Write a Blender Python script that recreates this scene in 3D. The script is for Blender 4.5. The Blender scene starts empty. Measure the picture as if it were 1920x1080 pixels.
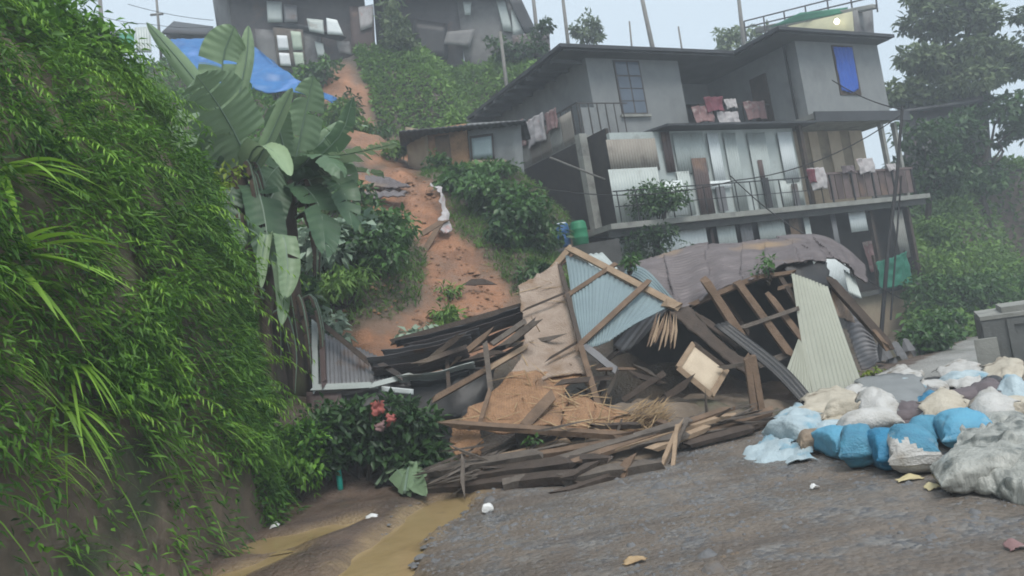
import bpy, math, random
import numpy as np
from mathutils import Vector, Matrix, noise as mnoise

R = math.radians
random.seed(7)
rng = np.random.default_rng(7)
scene = bpy.context.scene
col = scene.collection

# ------------------------------------------------------------------ camera
FPX, PITCH, ROLL, EYE = 1500.0, R(3.0), R(9.5), 1.6
CAM = np.array([0.0, 0.0, EYE])
FW = np.array([0, math.cos(PITCH), math.sin(PITCH)])
_r0 = np.array([1.0, 0, 0])
_u0 = np.array([0, -math.sin(PITCH), math.cos(PITCH)])
RT = _r0 * math.cos(ROLL) - _u0 * math.sin(ROLL)
UP = _r0 * math.sin(ROLL) + _u0 * math.cos(ROLL)
cam_data = bpy.data.cameras.new('camera')
cam = bpy.data.objects.new('camera', cam_data)
col.objects.link(cam)
cam_data.sensor_width = 36.0
cam_data.lens = FPX / 1920 * 36
cam_data.clip_start, cam_data.clip_end = 0.05, 2000
cam.matrix_world = Matrix(((RT[0], UP[0], -FW[0], CAM[0]), (RT[1], UP[1], -FW[1], CAM[1]),
                           (RT[2], UP[2], -FW[2], CAM[2]), (0, 0, 0, 1)))
scene.camera = cam

# ------------------------------------------------------------------ sky, sun, exposure
SUN_EL, SUN_ROT = R(58), R(200)
world = bpy.data.worlds.new('World')
scene.world = world
world.use_nodes = True
wn, wl = world.node_tree.nodes, world.node_tree.links
bg = wn['Background']
sky = wn.new('ShaderNodeTexSky')
sky.sky_type = 'NISHITA'
sky.sun_disc = False
sky.sun_elevation, sky.sun_rotation = SUN_EL, SUN_ROT
sky.dust_density, sky.air_density = 4.0, 1.0
wmix = wn.new('ShaderNodeMix'); wmix.data_type = 'RGBA'
wmix.inputs[0].default_value = 0.82
wmix.inputs[7].default_value = (4.8, 5.6, 6.2, 1)      # even overcast cloud
wl.new(sky.outputs[0], wmix.inputs[6])
wl.new(wmix.outputs[2], bg.inputs[0])
bg.inputs[1].default_value = 0.1
sun_d = bpy.data.lights.new('sun', 'SUN')
sun_d.energy, sun_d.angle, sun_d.color = 1.5, R(25), (1, .97, .92)
sun = bpy.data.objects.new('sun', sun_d)
col.objects.link(sun)
sun.rotation_euler = (R(90) - SUN_EL, 0, R(25))
sun.location = (0, 0, 30)
scene.view_settings.view_transform = 'Standard'
scene.view_settings.look = 'None'
scene.view_settings.gamma = 1
scene.view_settings.exposure = 0.84
scene.render.engine = 'CYCLES'
scene.cycles.max_bounces = 5
scene.cycles.transparent_max_bounces = 4
scene.cycles.filter_width = 1.8
scene.cycles.volume_step_rate = 4
scene.cycles.use_denoising = True

# ------------------------------------------------------------------ pixel -> place helpers
def ray(px, py):
    return FW * FPX + RT * (px - 960) + UP * (540 - py)
def at(px, py, Y):
    d = ray(px, py)
    return CAM + d * (Y / d[1])
def on_z(px, py, z=0.0):
    d = ray(px, py)
    return CAM + d * ((z - EYE) / d[2])
HC, HS = math.cos(R(30)), math.sin(R(30))
def hw(u, v, z):                                        # house frame -> world
    return np.array([u * HC - v * HS, u * HS + v * HC, z])
def hp(px, py, v):                                      # pixel on a house plane v -> (u, z)
    d = ray(px, py)
    t = v / (-d[0] * HS + d[1] * HC)
    p = CAM + d * t
    return p[0] * HC + p[1] * HS, p[2]
def proj(p):
    d = np.asarray(p) - CAM
    k = FPX / (d @ FW)
    return 960 + (d @ RT) * k, 540 - (d @ UP) * k
def fn(x, y, z=0.0, s=1.0):
    return mnoise.noise((x * s, y * s, z * s))

# ------------------------------------------------------------------ materials
def M(name, c1, c2=None, scale=3.0, rough=.75, bump=.0, bscale=30.0, metal=0.0, stain=None, sscale=1.2, sthr=.55,
      stretch=(1, 1, 1), spec=.35, detail=6.0, weave=0.0):
    m = bpy.data.materials.new(name)
    m.use_nodes = True
    n, l = m.node_tree.nodes, m.node_tree.links
    b = n['Principled BSDF']
    b.inputs['Roughness'].default_value = rough
    b.inputs['Metallic'].default_value = metal
    b.inputs['Specular IOR Level'].default_value = spec
    geo = n.new('ShaderNodeTexCoord')
    mp = n.new('ShaderNodeMapping')
    mp.inputs['Scale'].default_value = stretch
    l.new(geo.outputs['Object'], mp.inputs[0])
    no = n.new('ShaderNodeTexNoise')
    no.inputs['Scale'].default_value = scale
    no.inputs['Detail'].default_value = detail
    no.inputs['Roughness'].default_value = .62
    l.new(mp.outputs[0], no.inputs[0])
    ra = n.new('ShaderNodeMapRange')
    ra.inputs[1].default_value, ra.inputs[2].default_value = .3, .7
    l.new(no.outputs[0], ra.inputs[0])
    mx = n.new('ShaderNodeMix'); mx.data_type = 'RGBA'
    c2 = c2 or tuple(x * .6 for x in c1)
    mx.inputs[6].default_value = (*c1, 1)
    mx.inputs[7].default_value = (*c2, 1)
    l.new(ra.outputs[0], mx.inputs[0])
    out = mx.outputs[2]
    if stain:
        ns = n.new('ShaderNodeTexNoise')
        ns.inputs['Scale'].default_value = sscale
        ns.inputs['Detail'].default_value = 5
        l.new(mp.outputs[0], ns.inputs[0])
        rs = n.new('ShaderNodeMapRange')
        rs.inputs[1].default_value, rs.inputs[2].default_value = sthr, sthr + .12
        l.new(ns.outputs[0], rs.inputs[0])
        m2 = n.new('ShaderNodeMix'); m2.data_type = 'RGBA'
        l.new(rs.outputs[0], m2.inputs[0])
        l.new(out, m2.inputs[6])
        m2.inputs[7].default_value = (*stain, 1)
        out = m2.outputs[2]
    l.new(out, b.inputs['Base Color'])
    hgt = None
    if bump:
        nb = n.new('ShaderNodeTexNoise')
        nb.inputs['Scale'].default_value = bscale
        nb.inputs['Detail'].default_value = 4
        l.new(mp.outputs[0], nb.inputs[0])
        hgt = nb.outputs[0]
    if weave:
        ck = n.new('ShaderNodeTexChecker')
        ck.inputs['Scale'].default_value = weave
        uv = n.new('ShaderNodeUVMap')
        l.new(uv.outputs[0], ck.inputs[0])
        ck.inputs[1].default_value = (1, 1, 1, 1)
        ck.inputs[2].default_value = (.62, .62, .62, 1)
        m3 = n.new('ShaderNodeMix'); m3.data_type = 'RGBA'; m3.blend_type = 'MULTIPLY'
        m3.inputs[0].default_value = .38
        l.new(out, m3.inputs[6]); l.new(ck.outputs[0], m3.inputs[7])
        l.new(m3.outputs[2], b.inputs['Base Color'])
    if hgt:
        bp = n.new('ShaderNodeBump')
        bp.inputs['Strength'].default_value = bump
        bp.inputs['Distance'].default_value = .03
        l.new(hgt, bp.inputs['Height'])
        l.new(bp.outputs[0], b.inputs['Normal'])
    return m

def LEAF(name, dark, light, rough=.5, trans=.3):
    m = bpy.data.materials.new(name)
    m.use_nodes = True
    n, l = m.node_tree.nodes, m.node_tree.links
    b = n['Principled BSDF']
    at_ = n.new('ShaderNodeAttribute'); at_.attribute_name = 'tint'
    cr = n.new('ShaderNodeMix'); cr.data_type = 'RGBA'
    cr.inputs[6].default_value = (*dark, 1); cr.inputs[7].default_value = (*light, 1)
    l.new(at_.outputs['Fac'], cr.inputs[0])
    l.new(cr.outputs[2], b.inputs['Base Color'])
    b.inputs['Roughness'].default_value = rough
    b.inputs['Specular IOR Level'].default_value = .35
    tr = n.new('ShaderNodeBsdfTranslucent')
    l.new(cr.outputs[2], tr.inputs[0])
    ms = n.new('ShaderNodeMixShader'); ms.inputs[0].default_value = trans
    l.new(b.outputs[0], ms.inputs[1]); l.new(tr.outputs[0], ms.inputs[2])
    l.new(ms.outputs[0], n['Material Output'].inputs[0])
    return m

MT = {}
def mats():
    g = MT
    g['concrete'] = M('concrete', (.235, .245, .245), (.185, .195, .197), 3.2, .85, .3, 40, stain=(.16, .168, .168), sscale=1.1, sthr=.57, stretch=(1, 1, .75), detail=10)
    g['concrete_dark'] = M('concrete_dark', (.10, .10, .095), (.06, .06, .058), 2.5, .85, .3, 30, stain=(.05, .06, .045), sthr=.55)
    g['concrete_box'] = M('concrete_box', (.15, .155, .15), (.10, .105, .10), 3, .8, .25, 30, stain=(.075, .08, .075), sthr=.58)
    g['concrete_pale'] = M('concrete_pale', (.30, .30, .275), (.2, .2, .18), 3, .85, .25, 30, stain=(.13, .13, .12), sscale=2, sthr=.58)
    g['tan_wall'] = M('tan_wall', (.36, .29, .2), (.25, .2, .145), 2.5, .85, .25, 25, stain=(.13, .11, .08), sscale=1.1, sthr=.56)
    g['roof_dark'] = M('roof_dark', (.055, .058, .062), (.035, .036, .04), 2, .6, .1, 20)
    g['soffit'] = M('soffit', (.10, .105, .105), (.065, .068, .07), 1.6, .8, .1, 20)
    g['roof_rust'] = M('roof_rust', (.175, .15, .15), (.11, .092, .092), 2.6, .5, .2, 30, metal=.15, stain=(.27, .19, .12), sscale=.6, sthr=.57, detail=10)
    g['zinc_pale'] = M('zinc_pale', (.46, .50, .48), (.35, .385, .37), 1.4, .5, .08, 30, metal=.15, stain=(.2, .18, .15), sscale=1.5, sthr=.64)
    g['zinc_white'] = M('zinc_white', (.70, .74, .74), (.57, .61, .61), 1.4, .5, .05, 30, stain=(.32, .3, .27), sscale=1.5, sthr=.66)
    g['zinc_blue'] = M('zinc_blue', (.23, .295, .31), (.17, .22, .235), 1.2, .5, .06, 30, metal=.2, stain=(.13, .12, .11), sscale=2.5, sthr=.68)
    g['zinc_grey'] = M('zinc_grey', (.20, .20, .205), (.13, .125, .13), 2, .5, .1, 30, metal=.2, stain=(.13, .08, .055), sscale=1.6, sthr=.6)
    g['zinc_cream'] = M('zinc_cream', (.38, .39, .325), (.29, .30, .245), 1.1, .5, .05, 30, metal=.05, stain=(.22, .2, .15), sscale=2.2, sthr=.67)
    g['zinc_brown'] = M('zinc_brown', (.10, .068, .062), (.062, .042, .04), 2, .6, .1, 30, stain=(.16, .1, .07), sthr=.6)
    g['zinc_beige'] = M('zinc_beige', (.31, .28, .24), (.23, .205, .175), 2, .6, .1, 30, stain=(.15, .13, .11), sthr=.6)
    g['tan_panel'] = M('tan_panel', (.58, .48, .36), (.46, .37, .27), 3, .8, .2, 30, stain=(.33, .27, .2), sthr=.6)
    g['rail_board'] = M('rail_board', (.17, .125, .118), (.105, .078, .074), 5, .85, .3, 30)
    g['black_sheet'] = M('black_sheet', (.022, .022, .025), (.04, .038, .036), 3, .45, .15, 20)
    g['dark_in'] = M('interior_shade_board', (.03, .027, .025), (.05, .042, .036), 4, .9, .1, 20)  # near-black colour stands in for the shade inside openings
    st = (1, 1, 14)
    g['wood_light'] = M('wood_light', (.36, .26, .175), (.24, .168, .112), 5, .8, .3, 40, stain=(.15, .1, .065), sthr=.6)
    g['wood_mid'] = M('wood_mid', (.19, .125, .083), (.105, .07, .047), 5, .85, .35, 40, stain=(.08, .055, .04), sthr=.58)
    g['wood_dark'] = M('wood_dark', (.085, .062, .048), (.045, .034, .028), 5, .85, .35, 40, stain=(.13, .1, .075), sthr=.62)
    g['wood_grey'] = M('wood_grey', (.15, .125, .104), (.08, .065, .054), 6, .85, .35, 40, stain=(.07, .055, .045), sthr=.6)
    g['mat_tan'] = M('woven_mat_tan', (.43, .25, .14), (.25, .14, .078), 7, .9, 1.0, 45, stain=(.19, .12, .075), sscale=3, sthr=.55, weave=1.0, detail=12)
    g['mat_pale'] = M('woven_mat_pale', (.43, .34, .275), (.29, .215, .165), 6, .9, .8, 45, stain=(.25, .165, .105), sscale=2, sthr=.54, weave=1.0, detail=12)
    g['earth'] = M('landslide_earth', (.33, .18, .105), (.21, .112, .066), 1.3, .95, .9, 7, stain=(.16, .09, .055), sscale=.9, sthr=.57, detail=10)
    g['earth_dark'] = M('bank_earth', (.20, .155, .115), (.10, .078, .058), 2.4, .95, 1.0, 9, stain=(.07, .075, .045), sscale=1.1, sthr=.56, detail=10)
    g['tarp_blue'] = M('tarp_blue', (.03, .17, .42), (.02, .11, .31), 3, .4, .3, 8, stain=(.1, .22, .5), sthr=.6)
    g['tarp_green'] = M('tarp_green', (.03, .22, .12), (.02, .16, .09), 3, .5, .2, 10)
    g['net_green'] = M('net_green', (.018, .17, .11), (.012, .12, .075), 12, .7, .4, 60, stain=(.02, .09, .06), sthr=.6)
    g['blue_curtain'] = M('blue_curtain', (.03, .12, .5), (.02, .07, .34), 5, .6, .3, 14, stretch=(6, 6, 1))
    g['sack_blue'] = M('sack_blue', (.085, .29, .41), (.05, .18, .28), 6, .5, .5, 55, stain=(.2, .30, .35), sscale=5, sthr=.58, detail=10)
    g['sack_blue2'] = M('sack_blue_faded', (.12, .36, .50), (.08, .27, .42), 4, .55, .35, 55, stain=(.3, .44, .5), sscale=5, sthr=.58)
    g['sack_blue3'] = M('sack_blue_deep', (.03, .21, .36), (.02, .15, .28), 4, .55, .35, 55, stain=(.13, .28, .38), sscale=5, sthr=.6)
    g['sack_white'] = M('sack_white', (.56, .55, .53), (.38, .365, .335), 6, .6, .5, 55, stain=(.25, .21, .165), sscale=4, sthr=.56, detail=10)
    g['sack_pale'] = M('sack_pale', (.46, .55, .58), (.3, .38, .42), 6, .5, .5, 45, stain=(.2, .36, .45), sscale=5, sthr=.56, detail=10)
    g['sack_cream'] = M('sack_cream', (.54, .49, .40), (.38, .33, .255), 6, .6, .5, 45, stain=(.24, .19, .14), sscale=4, sthr=.56, detail=10)
    g['sack_tan'] = M('sack_tan', (.29, .225, .165), (.19, .145, .105), 5, .7, .4, 40)
    g['sheet_grey'] = M('plastic_sheet_grey', (.46, .46, .42), (.21, .215, .195), 3.5, .3, .7, 14, stain=(.10, .11, .10), sscale=3, sthr=.55, detail=10, stretch=(2.6, 2.6, .8))  # stretched streaks paint the light and dark of folds, along with dirt
    g['bag_black'] = M('bag_black', (.03, .03, .034), (.05, .048, .05), 4, .35, .3, 25)
    g['bag_blue'] = M('bag_blue', (.03, .22, .55), (.02, .15, .42), 4, .4, .3, 25)
    g['cloth_mauve'] = M('cloth_mauve', (.16, .13, .135), (.1, .085, .09), 4, .85, .3, 30)
    g['cloth_pink'] = M('cloth_pink', (.27, .165, .16), (.19, .11, .11), 6, .85, .2, 30, stain=(.33, .28, .26), sscale=6, sthr=.55)
    g['cloth_red'] = M('cloth_red', (.40, .12, .10), (.26, .075, .065), 6, .8, .2, 30)
    g['cloth_white'] = M('cloth_white', (.46, .44, .44), (.34, .31, .31), 6, .85, .2, 30, stain=(.42, .26, .25), sscale=5, sthr=.6)
    g['cloth_maroon'] = M('cloth_maroon', (.19, .06, .08), (.12, .04, .05), 6, .85, .2, 30)
    g['drum_blue'] = M('drum_blue', (.035, .12, .29), (.025, .085, .21), 4, .45, .05, 30)
    g['drum_green'] = M('drum_green', (.02, .22, .10), (.015, .15, .07), 4, .45, .05, 30)
    g['iron'] = M('iron', (.06, .058, .06), (.09, .07, .06), 8, .6, .1, 40, metal=.3)
    g['iron_black'] = M('iron_black', (.02, .02, .022), (.03, .03, .03), 8, .6)
    g['pole_grey'] = M('pole_grey', (.22, .21, .19), (.15, .14, .13), 6, .8, .1, 30)
    g['teal'] = M('teal_plastic', (.02, .42, .33), (.015, .33, .26), 6, .45)
    g['yellow_wall'] = M('yellow_wall', (.52, .50, .33), (.42, .40, .26), 2, .8, .1, 20)
    g['far_wall'] = M('far_wall', (.14, .125, .125), (.09, .08, .082), 2, .85, .2, 15, stain=(.18, .12, .1), sthr=.58)
    g['far_wall_grey'] = M('far_wall_grey', (.22, .215, .21), (.15, .145, .145), 2, .85, .2, 15, stain=(.11, .1, .1), sthr=.55)
    g['white_paint'] = M('white_paint', (.72, .74, .76), (.62, .64, .66), 4, .6)
    g['green_paint'] = M('green_paint_pale', (.45, .52, .42), (.36, .43, .34), 4, .6)
    g['litter_white'] = M('litter_white', (.75, .75, .74), (.6, .6, .58), 8, .6)
    g['litter_yellow'] = M('litter_yellow', (.6, .52, .3), (.45, .38, .22), 8, .6)
    g['bark'] = M('bark', (.075, .06, .045), (.04, .033, .026), 8, .9, .6, 20)
    g['pseudostem'] = M('banana_stem', (.10, .075, .055), (.05, .034, .028), 5, .8, .5, 12, stain=(.10, .11, .05), sscale=2.5, sthr=.56, stretch=(1, 1, .35))
    g['dead_leaf'] = M('dead_leaf', (.12, .085, .06), (.05, .036, .027), 6, .9, .5, 20)
    g['straw'] = M('straw', (.46, .33, .19), (.3, .2, .11), 12, .85, .2, 40)
    g['stone'] = M('stone', (.17, .17, .175), (.10, .098, .098), 6, .7, .4, 30, stain=(.16, .12, .085), sscale=3, sthr=.56)
    # window glass: dark, glossy
    gl = M('window_glass', (.10, .125, .16), (.075, .095, .125), 1.5, .12, spec=.6); g['glass'] = gl
    # muddy water
    g['muddy_water'] = M('muddy_water', (.37, .27, .135), (.29, .205, .095), 2.4, .14, .10, 9, spec=.5, stain=(.22, .155, .08), sscale=1.5, sthr=.58)
    # lamp
    lm = bpy.data.materials.new('lamp_glow'); lm.use_nodes = True
    lb = lm.node_tree.nodes['Principled BSDF']
    lb.inputs['Emission Color'].default_value = (1, .9, .65, 1); lb.inputs['Emission Strength'].default_value = 3.0
    g['lamp'] = lm
    g['l_bank'] = LEAF('leaf_bank', (.024, .09, .012), (.19, .40, .04))
    g['l_blade'] = LEAF('leaf_blade', (.05, .15, .015), (.27, .48, .05))
    g['l_grass'] = LEAF('leaf_grass', (.05, .125, .028), (.19, .33, .065), .6)
    g['l_broad'] = LEAF('leaf_broad', (.022, .06, .02), (.09, .2, .045), .35)
    g['l_pale'] = LEAF('leaf_pale', (.10, .18, .12), (.40, .50, .38), .4)
    g['l_dark'] = LEAF('leaf_dark', (.016, .045, .016), (.07, .15, .04), .4)
    g['l_tree'] = LEAF('leaf_tree', (.04, .07, .032), (.20, .26, .12), .5)
    g['l_lime'] = LEAF('leaf_lime', (.13, .22, .02), (.33, .42, .05), .45, .4)
    g['l_banana'] = LEAF('leaf_banana', (.05, .115, .06), (.37, .49, .29), .42, .25)
mats()
# ------------------------------------------------------------------ scene graph helpers
ORI = {}
def tag(o, label=None, cat=None, group=None, kind=None):
    if label: o['label'] = label
    if cat: o['category'] = cat
    if group: o['group'] = group
    if kind: o['kind'] = kind
    return o
def thing(name, label, cat, loc, group=None):
    o = bpy.data.objects.new(name, None)
    o.empty_display_size = .2
    col.objects.link(o)
    o.location = tuple(float(x) for x in loc)
    ORI[o.name] = np.array([float(x) for x in loc])
    return tag(o, label, cat, group)
def build(name, mat, verts, faces, parent=None, smooth=False, tint=None, uv=None, label=None, cat=None, group=None, kind=None, auto=None):
    V = np.asarray(verts, dtype=np.float64).reshape(-1, 3)
    if parent is not None:
        org = ORI[parent.name]
    else:
        lo, hi = V.min(0), V.max(0)
        org = np.array([(lo[0] + hi[0]) / 2, (lo[1] + hi[1]) / 2, lo[2]])
    me = bpy.data.meshes.new(name)
    if isinstance(faces, np.ndarray):
        k = faces.shape[1]
        me.vertices.add(len(V)); me.vertices.foreach_set('co', (V - org).astype(np.float32).ravel())
        me.loops.add(faces.size); me.loops.foreach_set('vertex_index', faces.astype(np.int32).ravel())
        me.polygons.add(len(faces))
        me.polygons.foreach_set('loop_start', np.arange(0, faces.size, k, dtype=np.int32))
        me.update(calc_edges=True)
    else:
        me.from_pydata((V - org).tolist(), [], faces)
        me.update()
    if smooth:
        me.polygons.foreach_set('use_smooth', np.ones(len(me.polygons), dtype=bool))
    if tint is not None:
        a = me.attributes.new('tint', 'FLOAT', 'POINT')
        a.data.foreach_set('value', np.asarray(tint, dtype=np.float32))
    if uv is not None:
        u = me.uv_layers.new(name='UVMap')
        li = np.empty(len(me.loops), dtype=np.int32); me.loops.foreach_get('vertex_index', li)
        u.data.foreach_set('uv', np.asarray(uv, dtype=np.float32)[li].ravel())
    if isinstance(mat, str): mat = MT[mat]
    me.materials.append(mat)
    o = bpy.data.objects.new(name, me)
    col.objects.link(o)
    if parent is not None:
        o.parent = parent
    else:
        o.location = tuple(org)
    ORI[o.name] = org
    return tag(o, label, cat, group, kind)

class MB:
    """collects shapes; build() links them as one mesh"""
    def __init__(s): s.v, s.f = [], []
    def add(s, V, F):
        k = len(s.v)
        s.v.extend([tuple(map(float, p)) for p in V]); s.f.extend([tuple(i + k for i in f) for f in F])
        return s
    def hexa(s, P):                                    # 8 corners: 4 bottom (ccw), 4 top
        return s.add(P, [(3, 2, 1, 0), (4, 5, 6, 7), (0, 1, 5, 4), (1, 2, 6, 5), (2, 3, 7, 6), (3, 0, 4, 7)])
    def box(s, x0, x1, y0, y1, z0, z1, f=None):
        P = [(x0, y0, z0), (x1, y0, z0), (x1, y1, z0), (x0, y1, z0), (x0, y0, z1), (x1, y0, z1), (x1, y1, z1), (x0, y1, z1)]
        if f: P = [f(*p) for p in P]
        return s.hexa(P)
    def beam(s, p0, p1, w=.08, h=.05, up=(0, 0, 1), taper=1.0, jit=0.0, segs=1, sag=0.0, seed=0):
        p0, p1 = np.asarray(p0, float), np.asarray(p1, float)
        d = p1 - p0; L = np.linalg.norm(d); d /= L
        up = np.asarray(up, float)
        a = np.cross(d, up)
        if np.linalg.norm(a) < 1e-3: a = np.cross(d, (1, 0, 0))
        a /= np.linalg.norm(a); b = np.cross(a, d)
        rr = random.Random(seed * 131 + 5)
        V, F = [], []
        for i in range(segs + 1):
            t = i / segs
            c = p0 + d * L * t + np.array([0, 0, -sag * 4 * t * (1 - t)])
            k = 1 + (taper - 1) * t
            for (x, y) in ((-1, -1), (1, -1), (1, 1), (-1, 1)):
                j = d * (rr.uniform(-jit, jit) * (1 if i in (0, segs) else 0))
                V.append(c + a * x * w / 2 * k * (1 + rr.uniform(-jit, jit)) + b * y * h / 2 * k * (1 + rr.uniform(-jit, jit)) + j)
        for i in range(segs):
            for q in range(4):
                F.append((i * 4 + q, i * 4 + (q + 1) % 4, i * 4 + 4 + (q + 1) % 4, i * 4 + 4 + q))
        F.append((3, 2, 1, 0)); e = segs * 4; F.append((e, e + 1, e + 2, e + 3))
        return s.add(V, F)
    def tube(s, pts, radii, n=8, cap=True):
        pts = [np.asarray(p, float) for p in pts]
        if not hasattr(radii, '__len__'): radii = [radii] * len(pts)
        V, F = [], []
        ref = np.array([.31, .17, .93])
        for i, p in enumerate(pts):
            d = pts[min(i + 1, len(pts) - 1)] - pts[max(i - 1, 0)]
            d /= np.linalg.norm(d) + 1e-9
            a = np.cross(d, ref)
            if np.linalg.norm(a) < .1: a = np.cross(d, (1, 0, 0))
            a /= np.linalg.norm(a); b = np.cross(d, a)
            for k in range(n):
                t = 2 * math.pi * k / n
                V.append(p + (a * math.cos(t) + b * math.sin(t)) * radii[i])
        for i in range(len(pts) - 1):
            for k in range(n):
                F.append((i * n + k, i * n + (k + 1) % n, (i + 1) * n + (k + 1) % n, (i + 1) * n + k))
        if cap:
            F.append(tuple(range(n))[::-1]); e = (len(pts) - 1) * n; F.append(tuple(range(e, e + n)))
        return s.add(V, F)
    def build(s, name, mat, parent=None, **k):
        return build(name, mat, s.v, s.f, parent, **k)

def bez(rows, nu, nv):
    """rows of 3-D control points -> smooth grid (nv+1) x (nu+1) x 3 (Catmull-Rom along both)"""
    Rr = np.array(rows, float)
    def interp(A, n):                                   # along axis 0
        m = A.shape[0]
        t = np.linspace(0, m - 1, n + 1)
        i = np.minimum(t.astype(int), m - 2); f = (t - i)
        g = lambda k: A[np.clip(k, 0, m - 1)]
        p0, p1, p2, p3 = g(i - 1), g(i), g(i + 1), g(i + 2)
        if m == 2: return p1 + (p2 - p1) * f.reshape(-1, *([1] * (A.ndim - 1)))
        # mirrored end tangents
        p0 = np.where((i == 0).reshape(-1, *([1] * (A.ndim - 1))), 2 * p1 - p2, p0)
        p3 = np.where((i == m - 2).reshape(-1, *([1] * (A.ndim - 1))), 2 * p2 - p1, p3)
        f = f.reshape(-1, *([1] * (A.ndim - 1)))
        return .5 * (2 * p1 + (p2 - p0) * f + (2 * p0 - 5 * p1 + 4 * p2 - p3) * f ** 2 + (3 * p1 - p0 - 3 * p2 + p3) * f ** 3)
    G = interp(Rr, nv)
    return np.swapaxes(interp(np.swapaxes(G, 0, 1), nu), 0, 1)

def gnorm(G):
    du = np.gradient(G, axis=1); dv = np.gradient(G, axis=0)
    n = np.cross(du, dv); return n / (np.linalg.norm(n, axis=2, keepdims=True) + 1e-9)

def slabmesh(G, th):
    """closed slab of thickness th from a grid"""
    nv, nu = G.shape[:2]
    N = gnorm(G)
    A, B = (G + N * th / 2).reshape(-1, 3), (G - N * th / 2).reshape(-1, 3)
    V = np.vstack([A, B]); o = nv * nu
    i, j = np.meshgrid(np.arange(nv - 1), np.arange(nu - 1), indexing='ij')
    a = (i * nu + j).ravel(); b = a + 1; c = a + nu + 1; d = a + nu
    F = [np.stack([a, b, c, d], 1), np.stack([d + o, c + o, b + o, a + o], 1)]
    rim = list(range(nu)) + [k * nu + nu - 1 for k in range(1, nv)] + [(nv - 1) * nu + k for k in range(nu - 2, -1, -1)] + [k * nu for k in range(nv - 2, 0, -1)]
    rim = np.array(rim); nx = np.roll(rim, -1)
    F.append(np.stack([nx, rim, rim + o, nx + o], 1))
    return V, np.vstack(F)

def sheet(name, mat, rows, parent=None, nu=24, nv=12, th=.006, waves=0, amp=.012, axis='u', crumple=0, cs=2.0, ridge=False, ragged=0, seed=0, uvs=None, smooth=False, **k):
    """a thin sheet through control points; waves = number of corrugations across axis"""
    if waves:
        if axis == 'u': nu = max(nu, int(waves * 4))
        else: nv = max(nv, int(waves * 4))
    G = bez(rows, nu, nv)
    N = gnorm(G)
    jj, ii = np.meshgrid(np.linspace(0, 1, nu + 1), np.linspace(0, 1, nv + 1))
    if waves:
        t = jj if axis == 'u' else ii
        G = G + N * (np.sin(t * waves * 2 * math.pi) * amp)[..., None]
    if crumple:
        if ridge:                                       # sharp folds
            D = np.array([[(1 - 2.4 * abs(fn(*(p + seed * 3.7), s=cs * .8))) * .7 + .45 * (1 - 2 * abs(fn(*(p + 9 + seed), s=cs * 1.9))) + .5 * fn(*(p + 4), s=cs * .5) for p in r] for r in G])
        else:
            D = np.array([[fn(*(p + seed * 3.7), s=cs) + .5 * fn(*(p + 9 + seed), s=cs * 2.3) for p in r] for r in G])
        G = G + N * (D * crumple)[..., None]
    if ragged:
        lu = np.linalg.norm(G[:, -1] - G[:, 0], axis=1).mean(); lv = np.linalg.norm(G[-1] - G[0], axis=1).mean()
        du = np.gradient(G, axis=1) * nu / lu; dv = np.gradient(G, axis=0) * nv / lv
        w = np.array([[fn(a * 9, seed * 1.3 + 4, 0) + .6 * fn(a * 31, seed + 1, 2) for a in r] for r in jj])
        G = G + dv * (w * ragged * ((ii > .5) * 2 - 1) * (np.abs(ii - .5) * 2) ** 6)[..., None]
        w = np.array([[fn(a * 9, seed * 2.3 + 8, 5) + .6 * fn(a * 31, seed + 3, 7) for a in r] for r in ii])
        G = G + du * (w * ragged * ((jj > .5) * 2 - 1) * (np.abs(jj - .5) * 2) ** 6)[..., None]
    V, F = slabmesh(G, th)
    uv = None
    if uvs:
        uv = np.stack([jj.ravel() * uvs[0], ii.ravel() * uvs[1]], 1); uv = np.vstack([uv, uv])
    return build(name, mat, V, F, parent, smooth=smooth, uv=uv, **k)

def px(rows):                                           # rows of (px, py, depth) -> points
    return [[at(*p) for p in r] for r in rows]

# ---------------- leaves
def leafquads(P, D, N, L, W, fold=.18):
    """diamond leaves: base P, along D (unit), face normal N"""
    D = D / (np.linalg.norm(D, axis=1, keepdims=True) + 1e-9)
    S = np.cross(D, N); S /= (np.linalg.norm(S, axis=1, keepdims=True) + 1e-9)
    N = np.cross(S, D)
    L = np.asarray(L).reshape(-1, 1) * np.ones((len(P), 1)); W = np.asarray(W).reshape(-1, 1) * np.ones((len(P), 1))
    b = P; t = P + D * L - N * L * .12
    m = P + D * L * .45
    l = m + S * W / 2 + N * W * fold; r = m - S * W / 2 + N * W * fold
    V = np.stack([b, l, t, r], 1).reshape(-1, 3)
    k = np.arange(len(P))[:, None] * 4
    F = np.vstack([k + np.array([[0, 1, 2]]), k + np.array([[0, 2, 3]])])
    return V, F
def blades(P, D, L, W, droop, segs=4):
    n = len(P)
    D = D / (np.linalg.norm(D, axis=1, keepdims=True) + 1e-9)
    L = np.asarray(L).reshape(-1, 1) * np.ones((n, 1)); droop = np.asarray(droop).reshape(-1, 1) * np.ones((n, 1))
    S = np.cross(D, np.array([0, 0, 1.0])) + rng.normal(0, .25, (n, 3)); S /= (np.linalg.norm(S, axis=1, keepdims=True) + 1e-9)
    V = []
    for i in range(segs + 1):
        t = i / segs
        c = P + D * L * t + np.array([0, 0, -1.0]) * L * droop * t * t
        w = W * (1 - t) ** .7 * (.55 + .45 * min(1, t * 3)) if i < segs else W * .02
        V += [c + S * w / 2, c - S * w / 2]
    V = np.stack(V, 1).reshape(-1, 3)
    m = 2 * (segs + 1)
    k = np.arange(n)[:, None] * m
    F = np.vstack([k + np.array([[2 * i, 2 * i + 1, 2 * i + 3, 2 * i + 2]]) for i in range(segs)])
    return V, F
def tints(n, per, base=.5, sd=.22):
    return np.repeat(np.clip(rng.normal(base, sd, n), 0, 1), per)
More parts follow.
